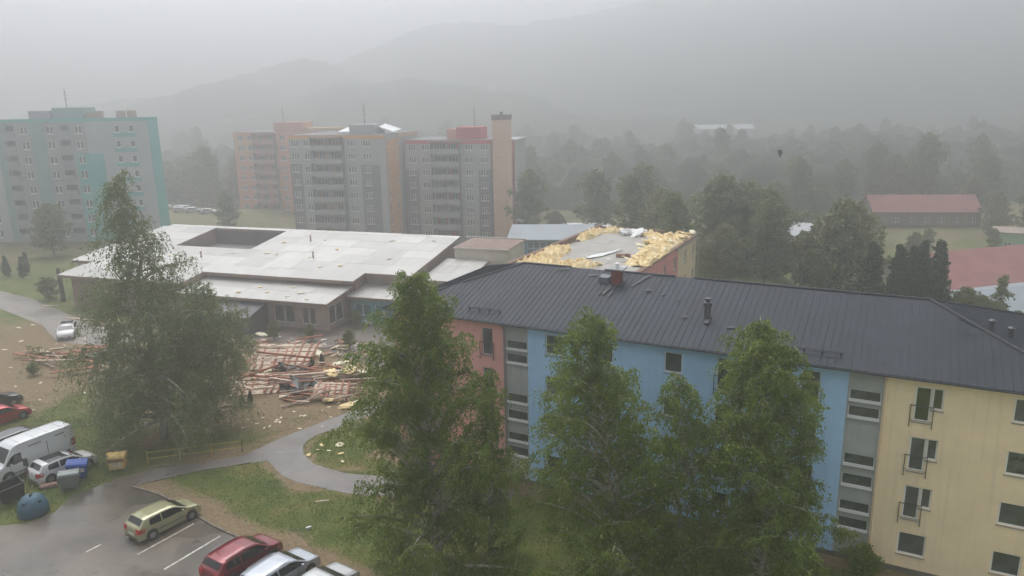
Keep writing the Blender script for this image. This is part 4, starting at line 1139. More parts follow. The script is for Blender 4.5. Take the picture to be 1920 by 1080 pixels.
def make_tree(name, label, base, height, prof, seed, top_off=(0, 0), n_limb=60, twig_per_m=9.0, leaf=0.10, per_twig=22, twig_len=(0.4, 1.1), droop=0.9, wind=(-0.25, 0, 0), bark=None, lm=None,
              r0=0.2, h0=0.08, rise=0.8, stems=1, asp=0.3, group=None, skel_rad=1.0, link_it=True, cat='tree', spread=0.32, sub=4, bend=0.0, low=0.35, inner=0.22, jit=0.035, gap=False, hexp=0.9):
    rs = np.random.RandomState(seed)
    wind = np.array(wind, float)
    if leaf < 0.2:
        twig_per_m *= 0.95; per_twig = int(per_twig * 0.62); leaf *= 1.22
    T = thing(name, label, cat, base, 0, group)
    wood = MB()
    limbs = []
    for s in range(stems):
        off = np.array([top_off[0], top_off[1], 0.0])
        start = np.zeros(3)
        hh = height
        if stems > 1:
            a = 2 * math.pi * s / stems + seed
            off = off + np.array([math.cos(a), math.sin(a), 0]) * (0.0 if s == 0 else height * 0.14)
            start = np.array([math.cos(a), math.sin(a), 0]) * 0.12
            hh = height * (1.0 if s == 0 else rs.uniform(0.74, 0.9))
        n = 14
        tt = np.linspace(0, 1, n)
        trunk = start + np.stack([off[0] * tt ** 1.5, off[1] * tt ** 1.5, hh * tt], 1) + np.concatenate([[[0, 0, 0]], rs.normal(0, 0.012 * height, (n - 1, 3)) * [1, 1, 0.2]])
        rad = r0 * (1 - tt) ** 0.9 * (1.0 if s == 0 else 0.75) + 0.018
        wood.tube(trunk.tolist(), rad.tolist(), 7)
        for i in range(n_limb // stems):
            f = h0 + (0.98 - h0) * ((i + rs.rand()) / (n_limb // stems)) ** hexp
            c = np.array([np.interp(f, tt, trunk[:, k]) for k in range(3)])
            az = i * 2.39996 + rs.uniform(-0.5, 0.5)
            lump = 0.55 + 0.8 * float(vnoise(az * 1.3 + seed * 3.1, f * 7.0 + seed))
            L = prof(f * hh / height) * rs.uniform(0.7, 1.1) * lump * (0.93 if leaf < 0.2 else 1.0)
            if gap and f > 0.3 and abs((az + math.pi / 2 + math.pi) % (2 * math.pi) - math.pi) < 0.55: L *= 0.4
            if L < 0.15: continue
            d = np.array([math.cos(az), math.sin(az), 0.0])
            up = rise * rs.uniform(0.6, 1.25) * (low + (1 - low) * min(1.0, f * 2.2)) * (1 - 0.2 * f)
            p1 = c + d * L * 0.45 + np.array([0, 0, up * L * 0.55])
            p2 = c + d * L * 0.97 + np.array([0, 0, up * L * 0.62 - bend * L * 0.5]) + wind * L * 0.35
            path = bezier(c, p1, p2, 7)
            rr = np.linspace(max(0.012, 0.022 * L) * skel_rad, 0.006, 7)
            wood.tube(path.tolist(), rr.tolist(), 5, cap=False)
            limbs.append((path, L))
            for k in range(sub):
                g = rs.uniform(0.25, 0.9)
                q = np.array([np.interp(g, np.linspace(0, 1, 7), path[:, j]) for j in range(3)])
                dd = d * 0.6 + rs.normal(0, 0.7, 3); dd[2] = abs(dd[2]) * 0.6 + 0.1
                dd /= np.linalg.norm(dd)
                l2 = L * rs.uniform(0.22, 0.5)
                e = q + dd * l2 + wind * l2 * 0.4 - np.array([0, 0, 0.12 * l2])
                pa = bezier(q, q + dd * l2 * 0.6 + np.array([0, 0, 0.1 * l2]), e, 4)
                wood.tube(pa.tolist(), [0.012 * skel_rad, 0.009, 0.007, 0.004], 4, cap=False)
                limbs.append((pa, l2))
    W = wood.build('trunk', bark, T, smooth=True)
    # twigs along the outer part of every limb, leaves along every twig
    S, O = [], []
    for path, L in limbs:
        k = max(2, int(L * twig_per_m))
        u = rs.uniform(inner, 1.0, k)
        idx = u * (len(path) - 1)
        i0 = np.minimum(idx.astype(int), len(path) - 2)
        fr = (idx - i0)[:, None]
        S.append(path[i0] * (1 - fr) + path[i0 + 1] * fr)
        o = (path[-1] - path[0]); o = o / (np.linalg.norm(o) + 1e-6)
        O.append(np.repeat(o[None], k, 0))
    S = np.concatenate(S); O = np.concatenate(O)
    nT = len(S)
    tl = rs.uniform(twig_len[0], twig_len[1], (nT, 1))
    dirs = O * 0.5 + rs.normal(0, 0.55, (nT, 3)); dirs[:, 2] += 0.15
    dirs /= np.linalg.norm(dirs, axis=1, keepdims=True)
    u = rs.rand(nT, per_twig, 1)
    g = np.array([0, 0, -1.0])
    P = S[:, None] + dirs[:, None] * (tl[:, None] * u * 0.7) + (g * droop + wind)[None, None] * (tl[:, None] * u ** 1.7) + rs.normal(0, jit, (nT, per_twig, 3)) * (leaf / 0.1)
    Dv = dirs[:, None] * 0.35 + (g * droop + wind)[None, None] * (0.3 + u) + rs.normal(0, 0.42, (nT, per_twig, 3))
    P = P.reshape(-1, 3); Dv = Dv.reshape(-1, 3)
    keep = P[:, 2] > 0.25
    me = leaves_mesh('crown', P[keep], Dv[keep], leaf, asp, lm, rs)
    link('crown', me, T)
    return T

M_BARK = mat('birch_bark', rgb(186, 180, 164), 0.85, 0.2, 3.0, col2=rgb(112, 104, 90)); M_BARK2 = mat('brown_bark', rgb(84, 74, 62), 0.9, 0.2, 2.0)
L_BIRCH = leaf_mat('birch_leaf', rgb(52, 76, 20), rgb(138, 154, 68), 0.5); L_DARK = leaf_mat('dark_birch_leaf', rgb(70, 82, 46), rgb(140, 150, 100), 0.45)
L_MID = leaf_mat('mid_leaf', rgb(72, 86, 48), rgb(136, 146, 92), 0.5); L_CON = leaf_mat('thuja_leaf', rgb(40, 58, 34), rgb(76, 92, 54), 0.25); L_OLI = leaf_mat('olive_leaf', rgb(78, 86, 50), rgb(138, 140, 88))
def P(*kv):
    xs_ = [k for k, _ in kv]; ys_ = [v for _, v in kv]
    return lambda f: float(np.interp(f, xs_, ys_))
make_tree('weeping_birch', 'tall ragged weeping birch with bare pale limbs beside the white van', (-27.6, 55.2, 0), 21.2, P((0, 5.6), (0.1, 6.4), (0.22, 6.2), (0.38, 5.4), (0.5, 4.5), (0.62, 3.3), (0.76, 1.9), (0.88, 1.0), (1, 0.3)), 4, (-0.9, 0.3), 135, 5.2,
          0.125, 27, (0.7, 2.2), 1.3, (-0.16, -0.05, 0), M_BARK, L_DARK, 0.30, 0.07, 0.55, asp=0.27, sub=5, skel_rad=1.7, bend=0.3, low=0.2, inner=0.36, jit=0.03, gap=True, hexp=1.15)
make_tree('weeping_birch', 'smaller dark birch growing behind the ragged weeping birch', (-24.6, 58.2, 0), 12.0, P((0, 3.0), (0.12, 4.4), (0.4, 4.3), (0.7, 2.8), (1, 0.4)), 14, (0.4, 0.0), 60, 5.5,
          0.125, 27, (0.7, 2.0), 1.3, (-0.12, 0, 0), M_BARK, L_DARK, 0.2, 0.10, 0.6, asp=0.27, skel_rad=1.4, low=0.35, inner=0.3, jit=0.03)
make_tree('birch_tree', 'large green birch with pale stems covering the pink wall of the block', (-4.4, 36.6, 0), 17.2, P((0, 5.2), (0.1, 5.2), (0.25, 4.7), (0.42, 4.1), (0.55, 3.3), (0.7, 2.5), (0.85, 1.7), (1, 0.5)), 8, (-0.7, 0.6), 134, 8.8,
          0.10, 24, (0.4, 1.3), 0.95, (-0.22, 0, 0), M_BARK, L_BIRCH, 0.2, 0.02, 1.5, sub=6, skel_rad=1.35, low=0.15, inner=0.34, gap=True)
make_tree('birch_tree', 'side stem birch in front of the pink wall and grey stairwell strip', (-1.5, 37.8, 0), 11.8, P((0, 1.9), (0.2, 2.1), (0.45, 1.7), (0.7, 1.1), (1, 0.2)), 18, (0.2, 0.3), 50, 9.0,
          0.10, 24, (0.4, 1.1), 0.95, (-0.2, 0, 0), M_BARK, L_BIRCH, 0.09, 0.03, 0.9, low=0.1)
make_tree('birch_tree', 'wind bent birch with bare twigs in front of the blue wall', (5.2, 35.0, 0), 15.3, P((0, 4.8), (0.12, 4.8), (0.3, 4.2), (0.45, 3.5), (0.6, 2.8), (0.75, 1.9), (0.9, 1.1), (1, 0.35)), 27, (-1.3, 0.5), 122, 8.4,
          0.10, 24, (0.4, 1.3), 0.8, (-0.3, 0, 0), M_BARK, L_BIRCH, 0.18, 0.03, 1.45, sub=5, skel_rad=1.35, low=0.15, inner=0.34, gap=True)
make_tree('birch_tree', 'leaning birch between the wind bent one and the dense pointed one', (8.9, 35.4, 0), 12.1, P((0, 2.9), (0.15, 3.1), (0.4, 2.8), (0.65, 2.1), (0.85, 1.1), (1, 0.3)), 29, (-0.8, 0.3), 70, 8.2,
          0.10, 24, (0.4, 1.1), 0.9, (0.12, 0, 0), M_BARK, L_BIRCH, 0.14, 0.03, 1.0, skel_rad=1.2, low=0.1)
make_tree('birch_tree', 'dense pointed birch in front of the blue wall next the yellow end', (12.9, 34.5, 0), 15.1, P((0, 4.1), (0.1, 4.3), (0.3, 3.8), (0.5, 3.2), (0.65, 2.7), (0.8, 2.0), (0.92, 1.1), (1, 0.35)), 35, (-1.0, 0.4), 124, 9.2,
          0.10, 24, (0.35, 1.1), 0.85, (-0.15, 0, 0), M_BARK, L_BIRCH, 0.17, 0.03, 1.2, sub=5, skel_rad=1.1, low=0.1)
make_tree('shrub', 'low green shrub under the dense birch below the stairwell windows', (18.6, 35.7, 0), 1.7, P((0, 1.0), (0.4, 1.1), (1, 0.4)), 41, (0, 0), 30, 9, 0.10, 22, (0.3, 0.6), 0.3, (0, 0, 0), M_BARK2, L_BIRCH, 0.05, 0.03, 0.9, cat='shrub')

# mid distance trees: shared meshes, each copy a thing of its own
def proto(name, label, kind, seed, h, prof, lm, n=46, leaf=0.42, per=9, tpm=3.2, droop=0.3, rise=0.8, h0=0.12, r0=0.2, group=None, base=(0, 0, 0), tw=(0.5, 1.2), off=(0, 0), cat='tree'):
    return make_tree(name, label, base, h, prof, seed, off, n, tpm, leaf, per, tw, droop, (-0.1, 0, 0), M_BARK2, lm, r0, h0, rise, asp=0.38, group=group, cat=cat)
def put(src, label, loc, s, rz=0.0, group=None, sz=None, first=[None]):
    c = copy_tree(src)
    c['label'] = label
    if group: c['group'] = group
    elif 'group' in c: del c['group']
    c.location = loc; c.rotation_euler = (0, 0, rz); c.scale = (s, s, sz or s)
    return c
tall = P((0, 2.2), (0.15, 3.6), (0.4, 4.0), (0.7, 3.6), (0.9, 2.4), (1, 1.0)); wide = P((0, 2.5), (0.15, 4.6), (0.4, 5.4), (0.65, 4.6), (0.85, 2.6), (1, 0.8))
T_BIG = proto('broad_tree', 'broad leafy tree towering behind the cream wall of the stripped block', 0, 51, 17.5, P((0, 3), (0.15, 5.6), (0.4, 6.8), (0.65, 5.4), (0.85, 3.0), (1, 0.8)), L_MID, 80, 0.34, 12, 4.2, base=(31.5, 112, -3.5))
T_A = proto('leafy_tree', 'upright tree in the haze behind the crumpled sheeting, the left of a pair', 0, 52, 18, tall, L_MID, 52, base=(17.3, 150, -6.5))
T_B = proto('leafy_tree', 'rounded pale crowned tree standing by the white roofed house', 0, 53, 14, wide, L_OLI, 52, base=(40.3, 118, -5.5))
g_ = random.Random(77)
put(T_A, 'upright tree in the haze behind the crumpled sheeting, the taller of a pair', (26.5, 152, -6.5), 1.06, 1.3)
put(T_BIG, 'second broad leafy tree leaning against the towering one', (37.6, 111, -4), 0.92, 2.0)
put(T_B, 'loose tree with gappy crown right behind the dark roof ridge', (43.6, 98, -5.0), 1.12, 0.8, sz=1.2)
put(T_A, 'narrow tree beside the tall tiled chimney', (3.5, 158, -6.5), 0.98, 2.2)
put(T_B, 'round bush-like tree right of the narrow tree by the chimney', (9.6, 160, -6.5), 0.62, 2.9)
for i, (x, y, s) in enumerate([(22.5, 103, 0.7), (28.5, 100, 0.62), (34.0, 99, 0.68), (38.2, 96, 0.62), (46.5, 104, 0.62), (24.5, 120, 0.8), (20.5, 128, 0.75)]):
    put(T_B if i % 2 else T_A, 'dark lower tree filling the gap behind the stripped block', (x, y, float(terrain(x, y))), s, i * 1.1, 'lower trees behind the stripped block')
# thuja row
T_TH = proto('thuja', 'single dark bushy thuja standing apart left of the row', 0, 61, 9.6, P((0, 1.6), (0.2, 1.75), (0.5, 1.35), (0.8, 0.7), (1, 0.08)), L_CON, 70, 0.26, 12, 7.0, -0.25, 1.2, 0.03, 0.12, base=(41.3, 84.5, -0.6), tw=(0.3, 0.6))
for i, (x, y, s, sz) in enumerate([(44.6, 85, 0.82, 0.98), (46.5, 85.6, 0.7, 0.95), (48.0, 86, 0.8, 1.0), (49.3, 85, 0.86, 1.02)]):
    put(T_TH, 'dark pointed thuja in the tight row of four before the red roof', (x, y, -0.8), s, i * 1.7, 'thujas in the row', sz)
make_tree('young_tree', 'thin young conifer before the pale grey hall roof', (55.9, 83.5, -2.5), 7.6, P((0, 0.9), (0.3, 1.3), (0.7, 0.8), (1, 0.1)), 63, (0, 0), 30, 4, 0.22, 9, (0.3, 0.6), 0.2, (0, 0, 0), M_BARK2, L_OLI, 0.08, 0.1, 0.4, asp=0.36)
for i, (x, y, s) in enumerate([(51.5, 83, 0.42), (53.2, 82.5, 0.36), (54.6, 82, 0.30), (57.2, 82, 0.24)]):
    put(T_B, 'rounded olive hedge bush between thujas and grey hall', (x, y, -2.0), s, i, 'hedge bushes by the grey hall')
# trees about the teal block, the car park and the road
put(T_B, 'grey green round tree at the foot of the teal slab block', (-80.5, 131, -0.2), 0.68, 0.4)
put(T_A, 'small dark conifer by the far parked cars', (-62.5, 166, -4), 0.62, 1.0)
for i, (x, y, s) in enumerate([(-92, 232, 0.95), (-84, 240, 1.1), (-76, 236, 0.9), (-102, 245, 1.0), (-70, 250, 1.1), (-112, 250, 0.9), (-63, 226, 0.7)]):
    put((T_A, T_B)[i % 2], 'hazy tree in the belt between teal and salmon blocks', (x, y, -9), s * 1.3, i * 0.9, 'tree belt between the blocks')
for i, (x, y) in enumerate([(-78.5, 115), (-77, 117.5), (-75.4, 114)]):
    put(T_TH, 'slim thuja by the bend of the left road', (x, y, 0), 0.36, i, 'thujas by the road bend')
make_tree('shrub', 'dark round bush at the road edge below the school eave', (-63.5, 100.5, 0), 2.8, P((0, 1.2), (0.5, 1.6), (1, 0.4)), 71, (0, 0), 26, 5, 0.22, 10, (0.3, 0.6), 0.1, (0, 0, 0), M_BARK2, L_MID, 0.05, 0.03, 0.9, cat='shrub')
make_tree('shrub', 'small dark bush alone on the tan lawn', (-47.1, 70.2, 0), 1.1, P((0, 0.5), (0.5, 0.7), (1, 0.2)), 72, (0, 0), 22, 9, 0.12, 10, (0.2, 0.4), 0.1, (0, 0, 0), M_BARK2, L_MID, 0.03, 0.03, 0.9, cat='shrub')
ST = thing('bare_trunk', 'bare dark tree trunk at the corner of the school', 'trunk', (-60.9, 99.4, 0)); MB().tube([(0, 0, -0.1), (0.05, 0, 2.4), (-0.1, 0.1, 4.6)], [0.34, 0.28, 0.22], 8).build('stem', M_BARK2, ST); MB().tube([(0, 0, 3.2), (0.7, 0.2, 4.4)], [0.12, 0.05], 6).build('stub', M_BARK2, ST)
for i, (x, y) in enumerate([(-23.56, 61.3), (-23.1, 62.1), (-19.93, 71.0), (-19.23, 72.0)]):
    put(T_TH, 'little dark cone thuja on the trampled ground by the wreckage', (x, y, 0), 0.15, i, 'little thujas by the wreckage', 0.12)
for i, (x, y, s) in enumerate([(-22.3, 79.6, 0.14), (-26.5, 80.2, 0.16), (-17.5, 77.0, 0.15), (-18.2, 84.5, 0.15)]):
    put(T_B, 'battered shrub before the school windows', (x, y, 0), s, i, 'shrubs before the school')
# far belt in the valley
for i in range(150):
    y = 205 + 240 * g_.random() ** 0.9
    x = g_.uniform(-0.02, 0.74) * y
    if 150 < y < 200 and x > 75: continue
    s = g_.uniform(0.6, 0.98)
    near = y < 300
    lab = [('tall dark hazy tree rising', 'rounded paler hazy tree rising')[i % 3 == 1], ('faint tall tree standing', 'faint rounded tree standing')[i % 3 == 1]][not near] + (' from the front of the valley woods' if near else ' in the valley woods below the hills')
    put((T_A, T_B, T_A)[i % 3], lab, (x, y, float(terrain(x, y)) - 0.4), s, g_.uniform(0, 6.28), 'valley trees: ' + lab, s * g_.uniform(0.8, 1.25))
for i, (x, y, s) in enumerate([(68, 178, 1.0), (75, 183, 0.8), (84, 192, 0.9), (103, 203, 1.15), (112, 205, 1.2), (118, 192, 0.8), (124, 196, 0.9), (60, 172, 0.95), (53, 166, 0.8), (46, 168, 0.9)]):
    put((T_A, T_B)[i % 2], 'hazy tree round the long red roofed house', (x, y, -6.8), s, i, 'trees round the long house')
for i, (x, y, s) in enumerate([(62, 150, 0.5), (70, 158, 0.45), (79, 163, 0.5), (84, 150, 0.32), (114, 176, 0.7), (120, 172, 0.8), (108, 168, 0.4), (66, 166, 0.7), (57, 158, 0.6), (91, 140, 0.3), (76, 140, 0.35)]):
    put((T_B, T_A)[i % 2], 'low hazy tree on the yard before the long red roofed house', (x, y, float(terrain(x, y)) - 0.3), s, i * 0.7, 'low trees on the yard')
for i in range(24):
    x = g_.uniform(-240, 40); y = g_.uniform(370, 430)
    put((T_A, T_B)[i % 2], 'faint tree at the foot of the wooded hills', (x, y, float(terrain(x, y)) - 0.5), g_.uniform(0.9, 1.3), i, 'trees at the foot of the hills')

# ------------------------------------------------------------------ grass tufts on the nearest lawns
rs = np.random.RandomState(5)
def inside(px, py, poly):
    c = np.zeros(len(px), bool); j = len(poly) - 1
    for i in range(len(poly)):
        xi, yi = poly[i]; xj, yj = poly[j]
        c ^= ((yi > py) != (yj > py)) & (px < (xj - xi) * (py - yi) / (yj - yi + 1e-12) + xi)
        j = i
    return c
N = 300000
gx_ = rs.uniform(-50, 26, N); gy_ = rs.uniform(33, 66, N)
ok = (~inside(gx_, gy_, LOT)) & (~inside(gx_, gy_, PATH))
dloc = (gx_ - 1.195) * 0.463 + (gy_ - 46.712) * 0.887
ok &= ~((dloc > -0.1) & (gx_ > -12)) & (dirt(gx_, gy_) < rs.uniform(0.25, 0.9, N))
gx_, gy_ = gx_[ok], gy_[ok]
Pg = np.stack([gx_, gy_, np.zeros(len(gx_))], 1); Dg = np.stack([rs.normal(0, 0.5, len(gx_)), rs.normal(0, 0.5, len(gx_)), np.ones(len(gx_))], 1)
tag(link('lawn_grass', leaves_mesh('lawn_grass', Pg, Dg, 0.085, 0.25, leaf_mat('grass_blade', rgb(78, 92, 44), rgb(128, 132, 76), 0.35), rs)), 'short rough grass of the lawns by the paths', 'grass', kind='stuff')
# ------------------------------------------------------------------ vehicles
def paint(name, c, rough=0.25, metal=0.3):
    m = mat('paint_' + name, c, rough, 0.04, 0.8, metal=metal)
    m.node_tree.nodes['Principled BSDF'].inputs['Coat Weight'].default_value = 0.6
    return m
M_TYRE = mat('tyre', rgb(30, 30, 30), 0.9, 0.1); M_RIM = mat('rim', rgb(150, 152, 154), 0.35, 0.1, metal=0.6); M_TRIM = mat('black_trim', rgb(34, 35, 36), 0.6, 0.1)
M_CGL = mat('car_glass', rgb(22, 26, 28), 0.08, 0.1, spec=0.7); M_TAIL = mat('tail_light', rgb(170, 26, 30), 0.2, 0.1); M_HEAD = mat('head_light', rgb(200, 204, 206), 0.15, 0.05); M_PLATE = mat('number_plate', rgb(210, 210, 206), 0.5, 0.05)

def car(name, label, loc, heading, body, L=4.2, Wd=1.76, top=None, belt=0.92, zb=0.22, side=None, shield=None, rear=None, wheels=(-1.3, 1.32), wr=0.32, group=None, tall=False, tumble=0.78, cat='car', extras=(), roofrail=False, darkroof=False):
    """x forward, y left; top = roof/bonnet profile [(x, z)]; side windows = columns [(x, zlo, zhi)]"""
    C = thing(name, label, cat, loc, heading, group)
    tx = [p[0] for p in top]; tz_ = [p[1] for p in top]
    ztop = lambda x: float(np.interp(x, tx, tz_))
    hl = L / 2
    def plan(x):
        t = abs(x) / hl
        return 1 - 0.13 * max(0, (t - 0.72) / 0.28) ** 2.2 - (0.02 if x < 0 else 0.035) * t ** 2
    zmax = max(tz_)
    def half(x, z):
        w = Wd / 2 * plan(x)
        if z < 0.5: w *= 0.955 + 0.045 * max(0, (z - zb)) / (0.5 - zb)
        if z > belt: w *= 1 - (1 - tumble) * ((z - belt) / max(zmax - belt, 0.01)) ** 1.1
        return w
    xs_ = sorted(set(list(np.linspace(-hl, hl, 33)) + tx))
    b = MB(); rows = []
    for x in xs_:
        zt = max(ztop(x), zb + 0.1)
        zs_ = [zb, 0.36, 0.5, 0.66, min(belt, zt - 0.06)] + [belt + (zt - 0.05 - belt) * q for q in (0.33, 0.66, 1.0)] if zt > belt + 0.08 else [zb, 0.36, 0.5, 0.6] + [0.6 + (zt - 0.05 - 0.6) * q for q in (0.25, 0.5, 0.75, 1.0)]
        r = [(x, -half(x, z), z) for z in zs_]
        hw = half(x, zs_[-1])
        r += [(x, -hw * 0.93, zt - 0.012), (x, -hw * 0.5, zt), (x, 0, zt + 0.006), (x, hw * 0.5, zt), (x, hw * 0.93, zt - 0.012)]
        r += [(x, half(x, z), z) for z in reversed(zs_)]
        rows.append(r)
    k = len(rows[0])
    b.add([p for r in rows for p in r], [(i * k + j, (i + 1) * k + j, (i + 1) * k + j + 1, i * k + j + 1) for i in range(len(rows) - 1) for j in range(k - 1)]
          + [tuple(range(k)), tuple(range((len(rows) - 1) * k + k - 1, (len(rows) - 1) * k - 1, -1))] + [(i * k, i * k + k - 1, (i + 1) * k + k - 1, (i + 1) * k) for i in range(len(rows) - 1)])
    bo = b.build('body', body, C, smooth=True)
    try:
        bo.data.set_sharp_from_angle(angle=R(38))
    except Exception:
        pass
    for s in (1, -1):
        for cols in side:
            f = MB(); v = []
            for x, z0, z1 in cols:
                v += [(x, s * (half(x, z0) + 0.008), z0), (x, s * (half(x, z1) + 0.008), z1)]
            f.add(v, [(2 * i, 2 * i + 2, 2 * i + 3, 2 * i + 1) if s < 0 else (2 * i + 1, 2 * i + 3, 2 * i + 2, 2 * i) for i in range(len(cols) - 1)]).build('side_window', M_CGL, C)
    def screen(xa, xb, nm, wf=0.9, n=5, m=None):
        f = MB(); v = []
        for i in range(n + 1):
            x = xa + (xb - xa) * i / n; z = ztop(x); hw = half(x, z - 0.05) * wf
            for q in (-1, -0.5, 0, 0.5, 1):
                v.append((x + (0.012 if nm == 'windscreen' else -0.012), q * hw, z + 0.012))
        f.add(v, [(i * 5 + j, (i + 1) * 5 + j, (i + 1) * 5 + j + 1, i * 5 + j + 1) for i in range(n) for j in range(4)]).build(nm, m or M_CGL, C)
    if shield: screen(shield[0], shield[1], 'windscreen')
    if rear: screen(rear[0], rear[1], 'rear_window', 0.82)
    if darkroof: screen(darkroof[0], darkroof[1], 'glass_roof', 0.92)
    for x in wheels:
        for s in (1, -1):
            w = half(x, 0.5)
            MB().lathe([(wr + 0.07, 0), (wr + 0.07, 0.012)], 20, 'y', (x, s * w - 0.006 + (0.002 if s > 0 else -0.002), wr + 0.02)).build('wheel_arch', M_TRIM, C)
            W = MB().lathe([(wr * 0.66, -0.1), (wr * 0.97, -0.1), (wr, -0.06), (wr, 0.06), (wr * 0.97, 0.1), (wr * 0.66, 0.1)], 20, 'y').build('wheel', M_TYRE, C, (x, s * (w - 0.06), wr))
            rim = MB().lathe([(0.05, s * 0.105), (wr * 0.64, s * 0.102)], 18, 'y')
            rim.build('rim', M_RIM, W)
            sp = MB()
            for q in range(5):
                a = q * 2 * math.pi / 5 + 0.6
                c_, s_ = math.cos(a) * wr * 0.45, math.sin(a) * wr * 0.45
                sp.lathe([(wr * 0.11, s * 0.106), (wr * 0.10, s * 0.109)], 6, 'y', (c_, 0, s_))
            sp.build('rim_hole', M_TRIM, W)
    # bumpers, lamps, plates, mirrors, handles
    xf, xr = hl, -hl
    MB().box(xf - 0.05, xf + 0.015, -half(xf, 0.4) * 0.8, half(xf, 0.4) * 0.8, 0.27, 0.42).build('front_grille', M_TRIM, C)
    MB().box(xr - 0.015, xr + 0.06, -half(xr, 0.3) * 0.9, half(xr, 0.3) * 0.9, 0.25, 0.34).build('rear_bumper', M_TRIM, C)
    MB().box(xr - 0.022, xr - 0.004, -0.26, 0.26, 0.5 if not tall else 0.62, 0.61 if not tall else 0.73).build('number_plate', M_PLATE, C)
    MB().box(xf + 0.016, xf + 0.026, -0.26, 0.26, 0.36, 0.46).build('number_plate', M_PLATE, C)
    zl = belt - 0.12
    for s in (1, -1):
        x1, x2 = xf - 0.07, xf - 0.42
        f = MB().hexa([(x2, s * half(x2, 0.62) * 1.005, 0.60), (x1, s * half(x1, 0.62) * 0.98, 0.58), (x1 + 0.03, s * half(x1, 0.62) * 0.62, 0.58), (x2, s * half(x2, 0.62) * 0.62, 0.60),
                       (x2, s * (half(x2, 0.7) + 0.006), min(0.76, ztop(x2) - 0.05)), (x1, s * half(x1, 0.7) * 0.99, min(0.70, ztop(x1) - 0.04)), (x1 + 0.03, s * half(x1, 0.7) * 0.64, min(0.70, ztop(x1) - 0.03)), (x2, s * half(x2, 0.7) * 0.64, min(0.75, ztop(x2) + 0.004))])
        f.build('headlight', M_HEAD, C)
        hi = 0.28 if not tall else 0.55
        za, zt_ = zl - 0.13, zl - 0.13 + hi
        pts = []
        for z in (za, zt_):
            xe = -hl if z < tz_[0] else float(np.interp(z, tz_[:tx.index(max(t for t, zz in top if zz >= zmax - 0.12 and t < 0)) + 1], tx[:tx.index(max(t for t, zz in top if zz >= zmax - 0.12 and t < 0)) + 1]))
            pts += [(xe - 0.03, s * half(xe + 0.05, z) * 0.62, z), (xe - 0.03, s * (half(xe + 0.04, z) * 0.97), z), (xe + 0.06, s * (half(xe + 0.06, z) + 0.016), z), (xe + 0.34, s * (half(xe + 0.34, z) + 0.012), z), (xe + 0.2, s * half(xe + 0.1, z) * 0.6, z)]
        tl_ = MB().add(pts, [(0, 1, 6, 5), (1, 2, 7, 6), (2, 3, 8, 7), (3, 4, 9, 8), (4, 0, 5, 9), (4, 3, 2, 1, 0), (5, 6, 7, 8, 9)])
        tl_.build('tail_light', M_TAIL, C)
        for xs3 in ((wheels[0] + 0.55, -0.58, 0.55) if not tall else (0.9, 1.75)):
            MB().add([(xs3 - 0.008, s * (half(xs3, z) + 0.005), z) for z in (0.3, 0.5, 0.7, belt)] + [(xs3 + 0.008, s * (half(xs3, z) + 0.005), z) for z in (0.3, 0.5, 0.7, belt)], [(0, 4, 5, 1), (1, 5, 6, 2), (2, 6, 7, 3)] if s > 0 else [(1, 5, 4, 0), (2, 6, 5, 1), (3, 7, 6, 2)]).build('door_seam', M_TRIM, C)
        for xs3 in ((-0.75, 0.35) if not tall else (1.0,)):
            zz = belt - 0.1
            MB().box(xs3 - 0.1, xs3 + 0.1, min(s * (half(xs3, zz) - 0.01), s * (half(xs3, zz) + 0.03)), max(s * (half(xs3, zz) - 0.01), s * (half(xs3, zz) + 0.03)), zz - 0.02, zz + 0.02).build('door_handle', body, C)
        xm = shield[0] + (shield[1] - shield[0]) * 0.35
        ym = half(xm, belt)
        MB().hexa([(xm - 0.07, s * ym, belt + 0.0), (xm + 0.07, s * ym, belt + 0.02), (xm + 0.05, s * (ym + 0.19), belt + 0.03), (xm - 0.07, s * (ym + 0.19), belt + 0.02), (xm - 0.07, s * ym, belt + 0.13), (xm + 0.07, s * ym, belt + 0.12), (xm + 0.03, s * (ym + 0.19), belt + 0.14), (xm - 0.07, s * (ym + 0.19), belt + 0.15)]).build('wing_mirror', body, C)
        MB().add([(x, s * (half(x, z) + 0.007), z) for x, z in ((wheels[0] + 0.42, 0.50), (0, 0.50), (wheels[1] - 0.42, 0.50), (wheels[1] - 0.42, 0.56), (0, 0.56), (wheels[0] + 0.42, 0.56))], [(0, 1, 4, 5), (1, 2, 3, 4)] if s < 0 else [(5, 4, 1, 0), (4, 3, 2, 1)]).build('side_trim', M_TRIM, C)
        if roofrail:
            xs2 = np.linspace(roofrail[0], roofrail[1], 6)
            MB().tube([(x, s * half(x, ztop(x)) * 0.93, ztop(x) + 0.04) for x in xs2], 0.02, 6).build('roof_rail', M_RIM, C)
    return C

def hatch(name, label, loc, h, body, S=1.0, group=None, **kw):
    top = [(-2.1, 0.74), (-2.02, 0.98), (-1.92, 1.06), (-1.62, 1.42), (-1.2, 1.455), (-0.3, 1.46), (0.25, 1.42), (0.52, 1.33), (1.15, 0.99), (1.3, 0.95), (1.8, 0.84), (2.02, 0.70), (2.1, 0.55)]
    side = [[(-1.35, 1.0, 1.2), (-1.25, 0.98, 1.33), (-0.62, 0.96, 1.375)], [(-0.54, 0.96, 1.378), (0.0, 0.955, 1.37), (0.36, 0.95, 1.32), (0.88, 0.95, 1.06), (0.98, 0.95, 0.99)]]
    return car(name, label, loc, h, body, 4.2, 1.77, top, 0.92, 0.2, side, (0.56, 1.13), (-1.88, -1.64), (-1.3, 1.32), group=group, **kw)
hatch('hatchback_car', 'pale gold hatchback parked alone by the painted bay line', (-21.95, 42.38, 0.015), R(56), paint('gold', rgb(166, 164, 128)), cat='car')
